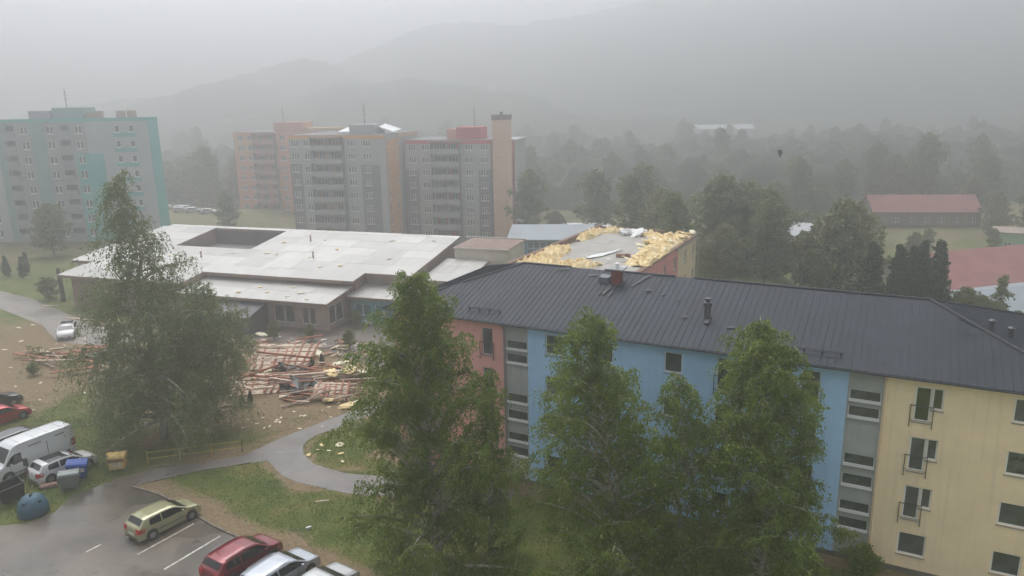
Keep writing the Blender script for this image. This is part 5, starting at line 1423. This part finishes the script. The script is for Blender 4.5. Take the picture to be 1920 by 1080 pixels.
suv_top = [(-2.2, 0.86), (-2.12, 1.08), (-2.0, 1.16), (-1.72, 1.52), (-1.3, 1.6), (-0.2, 1.64), (0.4, 1.58), (0.62, 1.5), (1.22, 1.12), (1.4, 1.06), (1.9, 0.96), (2.12, 0.8), (2.2, 0.6)]
suv_side = [[(-1.6, 1.14, 1.28), (-1.45, 1.1, 1.46), (-0.7, 1.06, 1.53)], [(-0.62, 1.06, 1.535), (0.1, 1.04, 1.53), (0.46, 1.04, 1.46), (0.95, 1.04, 1.18), (1.06, 1.04, 1.09)]]
car('suv_car', 'dark red crossover with silver roof rails beside the silver estate', (-15.45, 37.75, 0.015), R(56), paint('red', rgb(122, 26, 38)), 4.4, 1.84, suv_top, 1.0, 0.24, suv_side, (0.66, 1.2), (-1.97, -1.75), (-1.33, 1.36), 0.35, roofrail=(-1.5, 0.3), tumble=0.8)
est_top = [(-2.25, 0.78), (-2.18, 1.0), (-2.06, 1.06), (-1.86, 1.4), (-1.4, 1.46), (-0.2, 1.49), (0.3, 1.45), (0.58, 1.36), (1.22, 1.0), (1.4, 0.96), (1.95, 0.86), (2.16, 0.72), (2.25, 0.56)]
est_side = [[(-1.75, 1.05, 1.2), (-1.6, 1.0, 1.36), (-0.7, 0.97, 1.4)], [(-0.62, 0.97, 1.402), (0.1, 0.96, 1.395), (0.42, 0.96, 1.34), (0.94, 0.96, 1.08), (1.05, 0.96, 1.0)]]
car('estate_car', 'silver estate car parked between red crossover and white saloon', (-12.95, 36.35, 0.015), R(56), paint('silver', rgb(176, 182, 190)), 4.5, 1.8, est_top, 0.93, 0.2, est_side, (0.62, 1.18), (-2.04, -1.88), (-1.35, 1.38), tumble=0.8, roofrail=(-1.5, 0.2))
sal_top = [(-2.25, 0.8), (-2.2, 0.98), (-1.6, 1.02), (-1.0, 1.4), (-0.6, 1.44), (-0.1, 1.45), (0.3, 1.41), (0.52, 1.33), (1.2, 0.98), (1.4, 0.94), (1.95, 0.84), (2.16, 0.7), (2.25, 0.55)]
sal_side = [[(-1.2, 1.02, 1.14), (-0.95, 0.98, 1.34), (-0.5, 0.96, 1.375)], [(-0.42, 0.96, 1.378), (0.1, 0.95, 1.36), (0.36, 0.95, 1.31), (0.92, 0.95, 1.04), (1.02, 0.95, 0.98)]]
car('saloon_car', 'pale silver saloon with its bonnet under the birch', (-10.45, 34.9, 0.015), R(56), paint('pale', rgb(190, 192, 192)), 4.5, 1.8, sal_top, 0.92, 0.2, sal_side, (0.56, 1.16), (-1.56, -1.04), (-1.35, 1.38), tumble=0.8)
hatch('hatchback_car', 'white hatchback with dark roof pressed against the bins and van', (-32.4, 49.7, 0.015), R(57), paint('white', rgb(206, 206, 204), 0.3, 0.0), darkroof=(-1.25, 0.45))
hatch('hatchback_car', 'white hatchback with black windscreen facing along the left road', (-51.2, 83.4, 0.015), R(-67), paint('white', rgb(206, 206, 204), 0.3, 0.0), darkroof=(-1.2, 0.4))
hatch('hatchback_car', 'bright red hatchback nosing in behind the dark estate', (-42.9, 58.9, 0.015), R(57), paint('bright_red', rgb(176, 20, 30)))
car('estate_car', 'dark grey estate car behind the white van', (-38.3, 54.2, 0.015), R(58), paint('dark', rgb(50, 54, 58)), 4.5, 1.8, est_top, 0.93, 0.2, est_side, (0.62, 1.18), (-2.04, -1.88), (-1.35, 1.38), tumble=0.8)
car('estate_car', 'dark estate car half hidden beyond the bright red hatchback', (-45.6, 61.8, 0.015), R(57), paint('dark', rgb(50, 54, 58)), 4.5, 1.8, est_top, 0.93, 0.2, est_side, (0.62, 1.18), (-2.04, -1.88), (-1.35, 1.38), tumble=0.8)
van_top = [(-2.95, 2.1), (-2.9, 2.42), (-2.75, 2.5), (-1.0, 2.53), (0.9, 2.52), (1.25, 2.44), (1.5, 2.28), (2.05, 1.42), (2.2, 1.28), (2.72, 1.05), (2.9, 0.82), (2.95, 0.6)]
van_side = [[(0.92, 1.2, 1.86), (1.38, 1.16, 1.86), (1.62, 1.16, 1.72), (1.98, 1.18, 1.34)]]
VAN = car('panel_van', 'long white high roof panel van parked beside the white hatchback', (-35.3, 50.5, 0.015), R(240), paint('van_white', rgb(208, 210, 210), 0.35, 0.0), 5.9, 2.0, van_top, 1.15, 0.3, van_side, (1.52, 2.04), None, (-1.75, 1.95), 0.36, tall=True, tumble=0.84, cat='van')
# raised roof ribs and the two dark rows of lettering too small to read
for x in (-2.2, -1.2, -0.2, 0.8):
    MB().box(x - 0.03, x + 0.03, -0.68, 0.68, 2.525, 2.55).build('roof_rib', MATS['paint_van_white'], VAN)
def far_text(x0, z, n, m):
    t = MB()
    r_ = random.Random(n)
    x = x0
    for i in range(n):
        w = r_.uniform(0.04, 0.08)
        for s in (1,):
            hwz = 1.0 * (1 - 0.16 * ((z - 1.15) / 1.4) ** 1.1) + 0.012
            t.box(x - w, x, hwz - 0.004, hwz, z, z + 0.10)
        x -= w + 0.03
    t.build('lettering', m, VAN)
far_text(0.35, 2.02, 10, M_TRIM); far_text(-1.55, 2.06, 8, M_TRIM)
MB().box(-0.9, -0.87, 0.99, 1.004, 0.6, 2.0).build('door_seam', M_TRIM, VAN)
MB().box(-2.4, -0.2, 0.985, 1.012, 0.62, 0.72).build('side_trim', M_TRIM, VAN)
FC = hatch('parked_car', 'pale car in the distant car park beyond the school roof', (-92, 211, -6.2), R(10), paint('far_white', rgb(206, 208, 208)), group='cars in the distant car park')
for x, y, a in [(-86.4, 201, 0.2), (-83.8, 192, 0.1), (-88, 206, 0.15), (-80, 190, 0.3), (-74.5, 186, 0.2), (-96, 212, 0.2)]:
    c = copy_tree(FC); c.location = (x, y, float(terrain(x, y)) + 0.02); c.rotation_euler = (0, 0, a)
FC.location = (-92, 211, float(terrain(-92, 211)) + 0.02)

# ------------------------------------------------------------------ bins
def dumpster(name, label, loc, rz, body, lid, h=1.05, w=1.25, d=0.95, openlid=False, tilt=(0, 0), slot=False, open_top=False):
    D = thing(name, label, 'bin', loc, rz)
    D.rotation_euler = (tilt[0], tilt[1], rz)
    z0, z1 = 0.2, h + 0.2
    bw, bd = w * 0.42, d * 0.40
    tw_, td = w / 2, d / 2
    if open_top:
        t = MB()
        o = [(-bw, -bd, z0), (bw, -bd, z0), (bw, bd, z0), (-bw, bd, z0), (-tw_, -td, z1), (tw_, -td, z1), (tw_, td, z1), (-tw_, td, z1)]
        i_ = [(-bw + .05, -bd + .05, z0 + .05), (bw - .05, -bd + .05, z0 + .05), (bw - .05, bd - .05, z0 + .05), (-bw + .05, bd - .05, z0 + .05), (-tw_ + .06, -td + .06, z1), (tw_ - .06, -td + .06, z1), (tw_ - .06, td - .06, z1), (-tw_ + .06, td - .06, z1)]
        t.add(o + i_, [(0, 3, 2, 1), (0, 1, 5, 4), (1, 2, 6, 5), (2, 3, 7, 6), (3, 0, 4, 7), (8, 9, 10, 11), (12, 13, 9, 8), (13, 14, 10, 9), (14, 15, 11, 10), (15, 12, 8, 11), (4, 5, 13, 12), (5, 6, 14, 13), (6, 7, 15, 14), (7, 4, 12, 15)]).build('body', body, D)
    else:
        MB().hexa([(-bw, -bd, z0), (bw, -bd, z0), (bw, bd, z0), (-bw, bd, z0), (-tw_, -td, z1), (tw_, -td, z1), (tw_, td, z1), (-tw_, td, z1)]).build('body', body, D)
    MB().box(-tw_ - 0.04, tw_ + 0.04, -td - 0.04, -td - 0.002, z1 - 0.1, z1 - 0.01).build('rim', body, D)
    for s in (1, -1):
        MB().tube([(s * (tw_ + 0.02), -0.1, z1 - 0.18), (s * (tw_ + 0.12), -0.1, z1 - 0.18)], 0.03, 8).build('lift_pin', M_RIM, D)
    if slot:
        MB().box(-tw_ * 0.86, tw_ * 0.86, -td - 0.006, -td + 0.1, z1 - 0.36, z1 - 0.12).build('slot', M_WOODB, D)
    if lid:
        v = []
        n = 6
        for i in range(n + 1):
            a = math.pi * i / n
            y = -math.cos(a) * (td + 0.03); z = z1 + math.sin(a) * 0.2
            v += [(-tw_ - 0.03, y, z), (tw_ + 0.03, y, z)]
        b = MB().add(v, [(2 * i, 2 * i + 1, 2 * i + 3, 2 * i + 2) for i in range(n)] + [tuple(2 * i for i in range(n, -1, -1)), tuple(2 * i + 1 for i in range(n + 1)), (0, 2 * n, 2 * n + 1, 1)])
        b.build('lid', lid, D)
    for x in (-bw + 0.06, bw - 0.06):
        for y in (-bd + 0.06, bd - 0.06):
            MB().lathe([(0.09, -0.03), (0.09, 0.03)], 12, 'y', (x, y, 0.09)).build('castor', M_RIM, D); MB().box(x - 0.03, x + 0.03, y - 0.04, y + 0.04, 0.12, 0.2).build('castor_bracket', M_TRIM, D)
    return D
B_Y = mat('bin_yellow', rgb(216, 182, 112), 0.6, 0.12, 2.0); B_B = mat('bin_blue', rgb(36, 74, 158), 0.5, 0.1, 2.0); B_G = mat('bin_zinc', rgb(118, 124, 122), 0.45, 0.12, 2.0, metal=0.4); B_K = mat('bin_black', rgb(34, 35, 36), 0.7, 0.1)
yb = dumpster('waste_bin', 'yellow wheeled bin with dark front slot standing alone on the lawn edge', (-28.65, 50.0, 0), R(14), B_Y, B_Y, 0.95, 1.2, 0.95, slot=True)
MB().box(-0.36, 0.36, -0.462, -0.452, 0.42, 0.78).build('faded_panel', mat('bin_panel', rgb(206, 190, 160), 0.6, 0.15, 6), yb)
bb = dumpster('waste_bin', 'blue wheeled bin leaning on the white hatchback', (-30.9, 48.75, 0), R(20), B_B, B_B, 1.05, 1.25, 0.95, tilt=(0.06, 0.1))
MB().box(0.2, 0.5, -0.484, -0.470, 0.75, 1.05).build('white_sticker', M_PLATE, bb)
dumpster('waste_bin', 'grey zinc wheeled bin in front of the blue bin', (-30.65, 47.35, 0), R(24), B_G, B_G, 0.95, 1.2, 0.9, tilt=(0.0, 0.04))
dumpster('waste_bin', 'black open topped bin tipped beside the bell shaped container', (-33.7, 45.9, 0.05), R(50), B_K, None, 1.1, 1.5, 1.1, tilt=(0.15, -0.1), open_top=True)
BELL = thing('bottle_bank', 'teal blue bell shaped bottle bank on the grass corner', 'container', (-31.2, 44.15, 0), R(20))
M_BELL = mat('bell_teal', rgb(50, 88, 106), 0.55, 0.15, 1.5)
MB().lathe([(0.86, 0.0), (0.88, 0.1), (0.9, 0.35), (0.87, 0.65), (0.74, 0.98), (0.5, 1.22), (0.24, 1.3), (0.02, 1.31)], 28).build('shell', M_BELL, BELL, smooth=True)
MB().box(-0.06, 0.06, -0.2, 0.2, 1.305, 1.42).build('lifting_eye', M_TRIM, BELL)
MB().lathe([(0.915, 0.02), (0.915, 0.09)], 28).build('base_ring', M_TRIM, BELL)
for a in (-2.0, -0.7, 0.6):
    MB().lathe([(0.12, -0.03), (0.12, 0.03)], 12, 'y', (0, 0, 0)).build('bottle_hole', M_TRIM, BELL, (math.cos(a) * 0.72, math.sin(a) * 0.72, 0.98), rz=a + math.pi / 2)
RB = thing('rolled_bundle', 'pinkish rolled bundle lying under the tail of the white hatchback', 'bundle', (-32.2, 47.5, 0.16), R(22))
MB().tube([(-0.55, 0, 0), (0.5, 0, 0.02)], [0.17, 0.19], 12).build('roll', mat('bundle_pink', rgb(170, 132, 120), 0.9, 0.25, 4), RB); MB().lathe([(0.1, 0), (0.1, 0.02)], 10, 'y', (0, 0, 0)).build('roll_end', M_PLATE, RB, (0.51, 0, 0.02), rz=math.pi / 2)
SP = thing('signpost', 'thin grey signpost with small dark plate beside the van', 'signpost', (-33.5, 47.5, 0)); MB().tube([(0, 0, 0), (0.04, 0, 2.3)], 0.035, 8).build('post', M_RAIL, SP); MB().box(-0.16, 0.2, -0.05, -0.036, 1.7, 2.25).build('plate', M_RAIL, SP)
# yellow rail
RL = thing('yellow_rail', 'long low two bar yellow rail beside the path', 'railing', (-26.9, 50.83, 0), math.atan2(1.66, 6.36))
M_YR = mat('rail_yellow', rgb(188, 164, 82), 0.6, 0.2, 3.0)
for z in (0.42, 0.9):
    MB().tube([(0, 0, z), (6.57, 0, z + 0.02)], 0.028, 8).build('bar', M_YR, RL)
for x in (0.0, 2.2, 4.4, 6.57):
    MB().tube([(x, 0, -0.05), (x, 0, 1.0)], 0.035, 8).build('post', M_YR if x < 6 else M_TRIM, RL)
LP_ = thing('lamp_post', 'thin bent lamp post at the cream corner of the stripped block', 'lamp', (21.6, 86.5, -2)); MB().tube([(0, 0, 0), (0.25, 0, 11.6), (0.6, 0, 12.0), (1.3, -0.2, 11.3)], [0.09, 0.07, 0.05, 0.05], 8).build('post', M_SILL, LP_); MB().box(1.1, 1.6, -0.3, -0.1, 11.1, 11.25).build('lamp_head', M_SILL, LP_)

# ------------------------------------------------------------------ wreckage of the school roof on the lawn
M_BEAM = mat('rafter_red', rgb(176, 114, 84), 0.85, 0.2, 2.0, col2=rgb(128, 84, 66)); M_BOARD = mat('deck_board_pale', rgb(206, 190, 170), 0.8, 0.15, 1.2, col2=rgb(170, 148, 128)); M_PLK = mat('plank_grey', rgb(150, 132, 112), 0.85, 0.2, 2.0)
dr = random.Random(88)
def roof_section(label, p00, p10, p11, p01, nb, z0, z1, na=6):
    """fallen piece of roof: pale boards below, red rafters across; corners in world metres"""
    S = thing('fallen_roof_section', label, 'wreckage', (p00[0], p00[1], 0))
    Q = [Vector((p[0] - p00[0], p[1] - p00[1], 0)) for p in (p00, p10, p11, p01)]
    def at(u, v, h):
        p = (Q[0] * (1 - u) + Q[1] * u) * (1 - v) + (Q[3] * (1 - u) + Q[2] * u) * v
        return Vector((p.x, p.y, z0 + (z1 - z0) * v + h + 0.12 * math.sin(u * 5 + v * 3)))
    for i in range(na):
        va, vb = i / na + 0.006, (i + 1) / na - 0.006
        ua, ub = dr.uniform(-0.02, 0.03), dr.uniform(0.96, 1.03)
        if dr.random() < 0.12: continue
        MB().slab([tuple(at(ua, va, dr.uniform(-0.05, 0.1))), tuple(at(ub, va, dr.uniform(-0.05, 0.1))), tuple(at(ub, vb, 0)), tuple(at(ua, vb, 0))], 0.03).build('board', M_BOARD, S)
    for i in range(nb):
        u = (i + 0.5 + dr.uniform(-0.12, 0.12)) / nb
        if dr.random() < 0.1: continue
        a, b = at(u, dr.uniform(-0.06, 0.02), 0.02), at(u + dr.uniform(-0.02, 0.02), dr.uniform(0.98, 1.08), 0.02)
        t = (at(min(u + 0.02, 1.1), 0, 0) - at(u, 0, 0)); t.z = 0
        t = t.normalized() * 0.16; up = Vector((0, 0, 0.15))
        MB().hexa([tuple(a), tuple(a + t), tuple(b + t), tuple(b), tuple(a + up), tuple(a + t + up), tuple(b + t + up), tuple(b + up)]).build('rafter', M_BEAM, S)
    return S
roof_section('large slab of fallen roof, red rafters on pale boards near the school', (-25.8, 70.2), (-20.2, 70.0), (-20.4, 76.9), (-27.7, 77.6), 9, 0.18, 0.5)
roof_section('lower slab of fallen roof, red rafters on pale boards beside the weeping birch', (-25.4, 63.6), (-20.6, 64.6), (-20.6, 68.2), (-26.4, 68.6), 8, 0.15, 0.4, 5)
roof_section('small tilted slab of fallen roof beside the large birch', (-18.0, 62.6), (-14.6, 62.2), (-14.8, 64.6), (-18.0, 65.2), 6, 0.15, 0.7, 6)
def beam(name, a, b, w, h, m, label, group, cat='beam'):
    a, b = Vector(a), Vector(b)
    d = (b - a)
    L = d.length
    o = MB().box(0, L, -w / 2, w / 2, -h / 2, h / 2).build(name, m, None, tuple(a))
    o.rotation_euler = d.to_track_quat('X', 'Z').to_euler()
    return tag(o, label, cat, group)
for a, b in [((-26.1, 73.3, 1.0), (-19.8, 71.4, 0.9)), ((-26.3, 67.4, 0.8), (-21.0, 66.3, 0.7)), ((-25.6, 65.6, 0.9), (-22.6, 69.0, 1.1)), ((-26.6, 66.2, 0.4), (-26.4, 68.4, 1.7)), ((-22.5, 70.6, 0.6), (-18.4, 68.2, 0.7)), ((-23.0, 76.4, 1.3), (-20.2, 77.2, 1.4))]:
    beam('fallen_beam', a, b, 0.16, 0.2, M_BEAM, 'red roof beam lying across the fallen slabs near the school', 'beams across the fallen slabs')
for i in range(44):
    x, y = dr.uniform(-20.2, -14.2), dr.uniform(63.8, 68.6)
    a = dr.gauss(0.03, 0.16); L = dr.uniform(1.6, 4.6); z = dr.uniform(0.12, 1.15) * (1 - 0.3 * abs(y - 66.2) / 2.4)
    beam('fallen_plank', (x - L / 2 * math.cos(a), y - L / 2 * math.sin(a), z), (x + L / 2 * math.cos(a), y + L / 2 * math.sin(a), z + dr.uniform(-0.1, 0.25)), dr.choice([0.14, 0.2, 0.3]), 0.09, dr.choice([M_BEAM, M_BEAM, M_PLK, M_BOARD]), 'plank in the splintered pile left of the large birch', 'planks in the splintered pile', 'plank')
for i in range(34):
    x, y = dr.uniform(-20.5, -13.8), dr.uniform(61.6, 64.4)
    a = dr.gauss(0.2, 0.45); L = dr.uniform(0.8, 2.8); z = dr.uniform(0.06, 0.6)
    beam('fallen_plank', (x - L / 2 * math.cos(a), y - L / 2 * math.sin(a), z), (x + L / 2 * math.cos(a), y + L / 2 * math.sin(a), z + dr.uniform(-0.05, 0.2)), dr.choice([0.12, 0.18, 0.25]), 0.07, dr.choice([M_BEAM, M_PLK, M_BOARD, M_PLK]), 'short splintered board at the lawn side of the wreckage', 'boards at the lawn side of the wreckage', 'plank')
for i in range(30):
    t = i / 29
    x, y = -51.2 + 8.6 * t + dr.gauss(0, 0.5), 76.6 - 3.0 * t + dr.gauss(0, 1.0 + 0.8 * t)
    a = dr.gauss(-0.12, 0.3); L = dr.uniform(1.6, 5.2); z = dr.uniform(0.08, 0.5)
    beam('fallen_plank', (x - L / 2 * math.cos(a), y - L / 2 * math.sin(a), z), (x + L / 2 * math.cos(a), y + L / 2 * math.sin(a), z + dr.uniform(-0.05, 0.3)), dr.choice([0.16, 0.25, 0.4]), 0.09, dr.choice([M_BEAM, M_BEAM, M_BEAM, M_BOARD, M_PLK]), 'red plank in the scattered fan below the white hatchback on the road', 'planks in the scattered fan', 'plank')
for a, b in [((-49.0, 76.4, 0.5), (-43.0, 69.9, 0.25)), ((-43.2, 69.8, 0.2), (-40.2, 70.4, 0.3)), ((-50.4, 75.2, 0.2), (-45.8, 71.6, 0.25))]:
    beam('fallen_beam', a, b, 0.14, 0.14, M_PLK, 'long grey timber along the edge of the scattered fan', 'timbers edging the scattered fan')
for i in range(70):
    x, y = dr.uniform(-27.6, -15.5), dr.uniform(63.5, 77.5)
    if x > -19 and y > 71: continue
    a = dr.gauss(0.1, 0.7); L = dr.uniform(0.7, 3.0); z = dr.uniform(0.5, 1.1) if x < -20 else dr.uniform(0.1, 0.7)
    beam('fallen_plank', (x - L / 2 * math.cos(a), y - L / 2 * math.sin(a), z), (x + L / 2 * math.cos(a), y + L / 2 * math.sin(a), z + dr.uniform(-0.2, 0.3)), dr.choice([0.1, 0.16, 0.24]), 0.06, dr.choice([M_BEAM, M_BEAM, M_PLK, M_BOARD]), 'broken board flung loose over the fallen roof slabs', 'boards flung over the slabs', 'plank')
for i in range(56):
    x, y = dr.uniform(-28.5, -13.5), dr.uniform(76.2, 81.5)
    y -= max(0, (x + 26)) * 0.25
    a = dr.gauss(-0.2, 0.8); L = dr.uniform(0.4, 1.9); z = dr.uniform(0.04, 0.16)
    beam('fallen_plank', (x - L / 2 * math.cos(a), y - L / 2 * math.sin(a), z), (x + L / 2 * math.cos(a), y + L / 2 * math.sin(a), z + dr.uniform(0, 0.12)), dr.choice([0.1, 0.18, 0.3]), 0.05, dr.choice([M_BEAM, M_PLK, M_PLK, M_BOARD]), 'splintered board on the yard between the large slab and the school', 'boards on the school yard', 'plank')
# twisted metal and sheets in the pile
M_SCR = mat('scrap_metal', rgb(96, 98, 96), 0.5, 0.3, 2.0, metal=0.3)
SCRAP = [chunk_mesh('scrap', M_SCR, 60 + i, 0.6, 0.9) for i in range(3)]
for x, y, s in [(-20.0, 66.0, 0.7), (-19.4, 65.2, 0.6), (-18.8, 64.6, 0.5), (-20.6, 65.0, 0.5), (-19.8, 64.2, 0.6), (-18.4, 65.6, 0.5), (-22.6, 70.0, 0.5), (-21.4, 69.6, 0.5), (-20.4, 69.4, 0.4)]:
    wool(x, y, 0.35, s * 1.2, s * 0.8, s, 'twisted grey scrap metal between the fallen slabs', 'twisted scrap between the slabs', SCRAP, 'scrap_metal', 'scrap metal', 0.8)
for x, y, s, z in [(-28.3, 78.4, 0.75, 0.3), (-28.4, 81.8, 0.55, 0.25), (-17.3, 70.9, 1.1, 0.4), (-16.3, 70.2, 0.8, 0.35), (-15.9, 69.0, 0.6, 0.6), (-20.3, 74.6, 0.7, 0.3), (-20.6, 63.2, 0.5, 0.2), (-15.9, 62.0, 0.7, 0.25), (-14.4, 60.6, 0.6, 0.2), (-13.6, 61.6, 0.5, 0.2), (-17.0, 66.9, 0.9, 1.0), (-15.4, 67.6, 0.8, 0.9), (-24.0, 69.4, 0.5, 0.4), (-19.0, 76.8, 0.5, 0.2), (-14.4, 68.4, 0.9, 0.5)]:
    wool(x, y, z, s * 1.1, s * 0.6, s * 0.6, 'lump of yellow mineral wool caught in the fallen roof wreckage', 'wool caught in the wreckage')
for x, y, s in [(-13.4, 53.4, 0.38), (-14.8, 53.4, 0.2), (-15.4, 51.8, 0.22), (-13.7, 55.2, 0.18), (-13.0, 51.9, 0.2), (-14.0, 52.4, 0.15), (-14.9, 52.6, 0.12), (-12.6, 50.6, 0.14)]:
    wool(x, y, 0.06, s * 1.1, s * 0.7, s * 0.4, 'scrap of pale insulation on the grass island between the paths', 'scraps on the grass island', tilt=0.15)
LB = [(-59.1, 86.9), (-58.1, 88), (-50.9, 72.6), (-50.1, 71), (-47, 67.2), (-44.1, 65.7), (-42.6, 63.7), (-41.4, 60.1), (-41.8, 61.3), (-55.4, 81.5), (-50.7, 80.2), (-49.4, 79.6)] + [(dr.uniform(-58, -38), dr.uniform(60, 86)) for _ in range(26)]
for x, y in LB:
    s = dr.uniform(0.06, 0.24)
    wool(x, y, 0.05, s * 1.2, s * 0.7, s * 0.35, 'scrap of pale insulation strewn over the tan lawn by the road', 'scraps strewn over the tan lawn', WOOL[4:], tilt=0.15)
for _ in range(40):
    x, y = dr.uniform(-27, -10), dr.uniform(77.0, 84.5)
    if y > 87 - (x + 20.9) * 0.34 - 6.5 + 0.5: y = 78.0 + dr.random() * 2 - (x + 20) * 0.2
    s = dr.uniform(0.06, 0.26)
    wool(x, y, 0.06, s * 1.3, s * 0.7, s * 0.35, 'pale scrap of debris littering the yard before the school windows', 'scraps littering the school yard', WOOL[4:] + FOIL, 'debris_scrap', 'debris', 0.2)
for _ in range(24):
    x, y = dr.uniform(-22.5, -14), dr.uniform(56.5, 62)
    s = dr.uniform(0.05, 0.15)
    wool(x, y, 0.04, s * 1.3, s * 0.8, s * 0.4, 'small scrap of insulation on the trampled ground above the path', 'scraps above the path', WOOL[4:], tilt=0.15)
# pale boards on the road, sheet leaning on the teal wall, white litter by the lot
o = MB().slab([(0, 0, 0.1), (4.3, -1.3, 0.16), (4.4, -1.0, 0.14), (1.6, 0.1, 0.12), (0.1, 0.25, 0.09)], 0.06).build('fallen_board', M_BOARD, None, (-55.8, 90.6, 0)); tag(o, 'long pale board dropped across the left road', 'board')
o = MB().slab([(0, 0, 0.1), (2.3, -0.4, 0.14), (2.4, -0.2, 0.12), (0.2, 0.3, 0.09)], 0.05).build('fallen_board', M_BOARD, None, (-62.2, 96.9, 0.0)); tag(o, 'shorter pale board on the verge above the left road', 'board')
LS = MB().add([(0, 0, 0), (0.9, -0.3, 0), (0.75, 0.3, 1.0), (0.2, 0.5, 1.3), (-0.1, 0.9, 2.4), (-0.45, 0.95, 2.5), (-0.35, 0.6, 1.5)], [(0, 1, 2, 3), (3, 4, 5, 6), (0, 3, 6)])
LS.add([(x + 0.02, y + 0.03, z) for x, y, z in LS.v[:7]], [(3, 2, 1, 0), (6, 5, 4, 3), (6, 3, 0)])
tag(LS.build('torn_sheet', M_FOIL, None, (-17.6, 86.4, 0)), 'pale torn sheet leaning against the teal school wall', 'sheeting')
tag(MB().slab([(0, 0, 0.05), (0.9, 0.1, 0.08), (0.9, 0.22, 0.07), (0.02, 0.12, 0.05)], 0.04).build('fallen_lath', M_BOARD, None, (-13.2, 44.9, 0)), 'pale lath lying in the grass beside the large birch', 'lath')
tag(MB().box(0, 0.32, 0, 0.12, 0.02, 0.14).build('white_carton', M_PLATE, None, (-12.9, 41.6, 0), rz=0.6), 'small white carton on the worn ground by the parked cars', 'carton')
FS = MB().add([(0, 0, 0), (0.45, 0.1, 0.25), (0.3, 0.2, 0.6), (-0.25, 0.1, 0.5), (0.1, -0.1, -0.35)], [(0, 1, 2, 3), (0, 4, 1), (3, 4, 0)])
FS.add([(x + 0.01, y + 0.05, z) for x, y, z in FS.v[:5]], [(3, 2, 1, 0), (1, 4, 0), (0, 4, 3)])
tag(FS.build('flying_scrap', M_TRIM, None, (31.7, 90, 18.7)), 'dark scrap of roofing blown through the air above the trees', 'scrap')

# ------------------------------------------------------------------ rain haze
hz = MB().box(-2500, 2500, -280, 2500, -45, 190).build('haze', None)
tag(hz, kind='stuff')
hm = bpy.data.materials.new('haze_air'); hm.use_nodes = True
ht = hm.node_tree; ht.nodes.clear()
ho = ht.nodes.new('ShaderNodeOutputMaterial'); hv = ht.nodes.new('ShaderNodeVolumePrincipled')
hv.inputs['Color'].default_value = (0.97, 0.98, 0.99, 1); hv.inputs['Density'].default_value = HAZE_DENSITY; hv.inputs['Anisotropy'].default_value = 0.72
ht.links.new(hv.outputs[0], ho.inputs['Volume'])
hz.data.materials.append(hm)
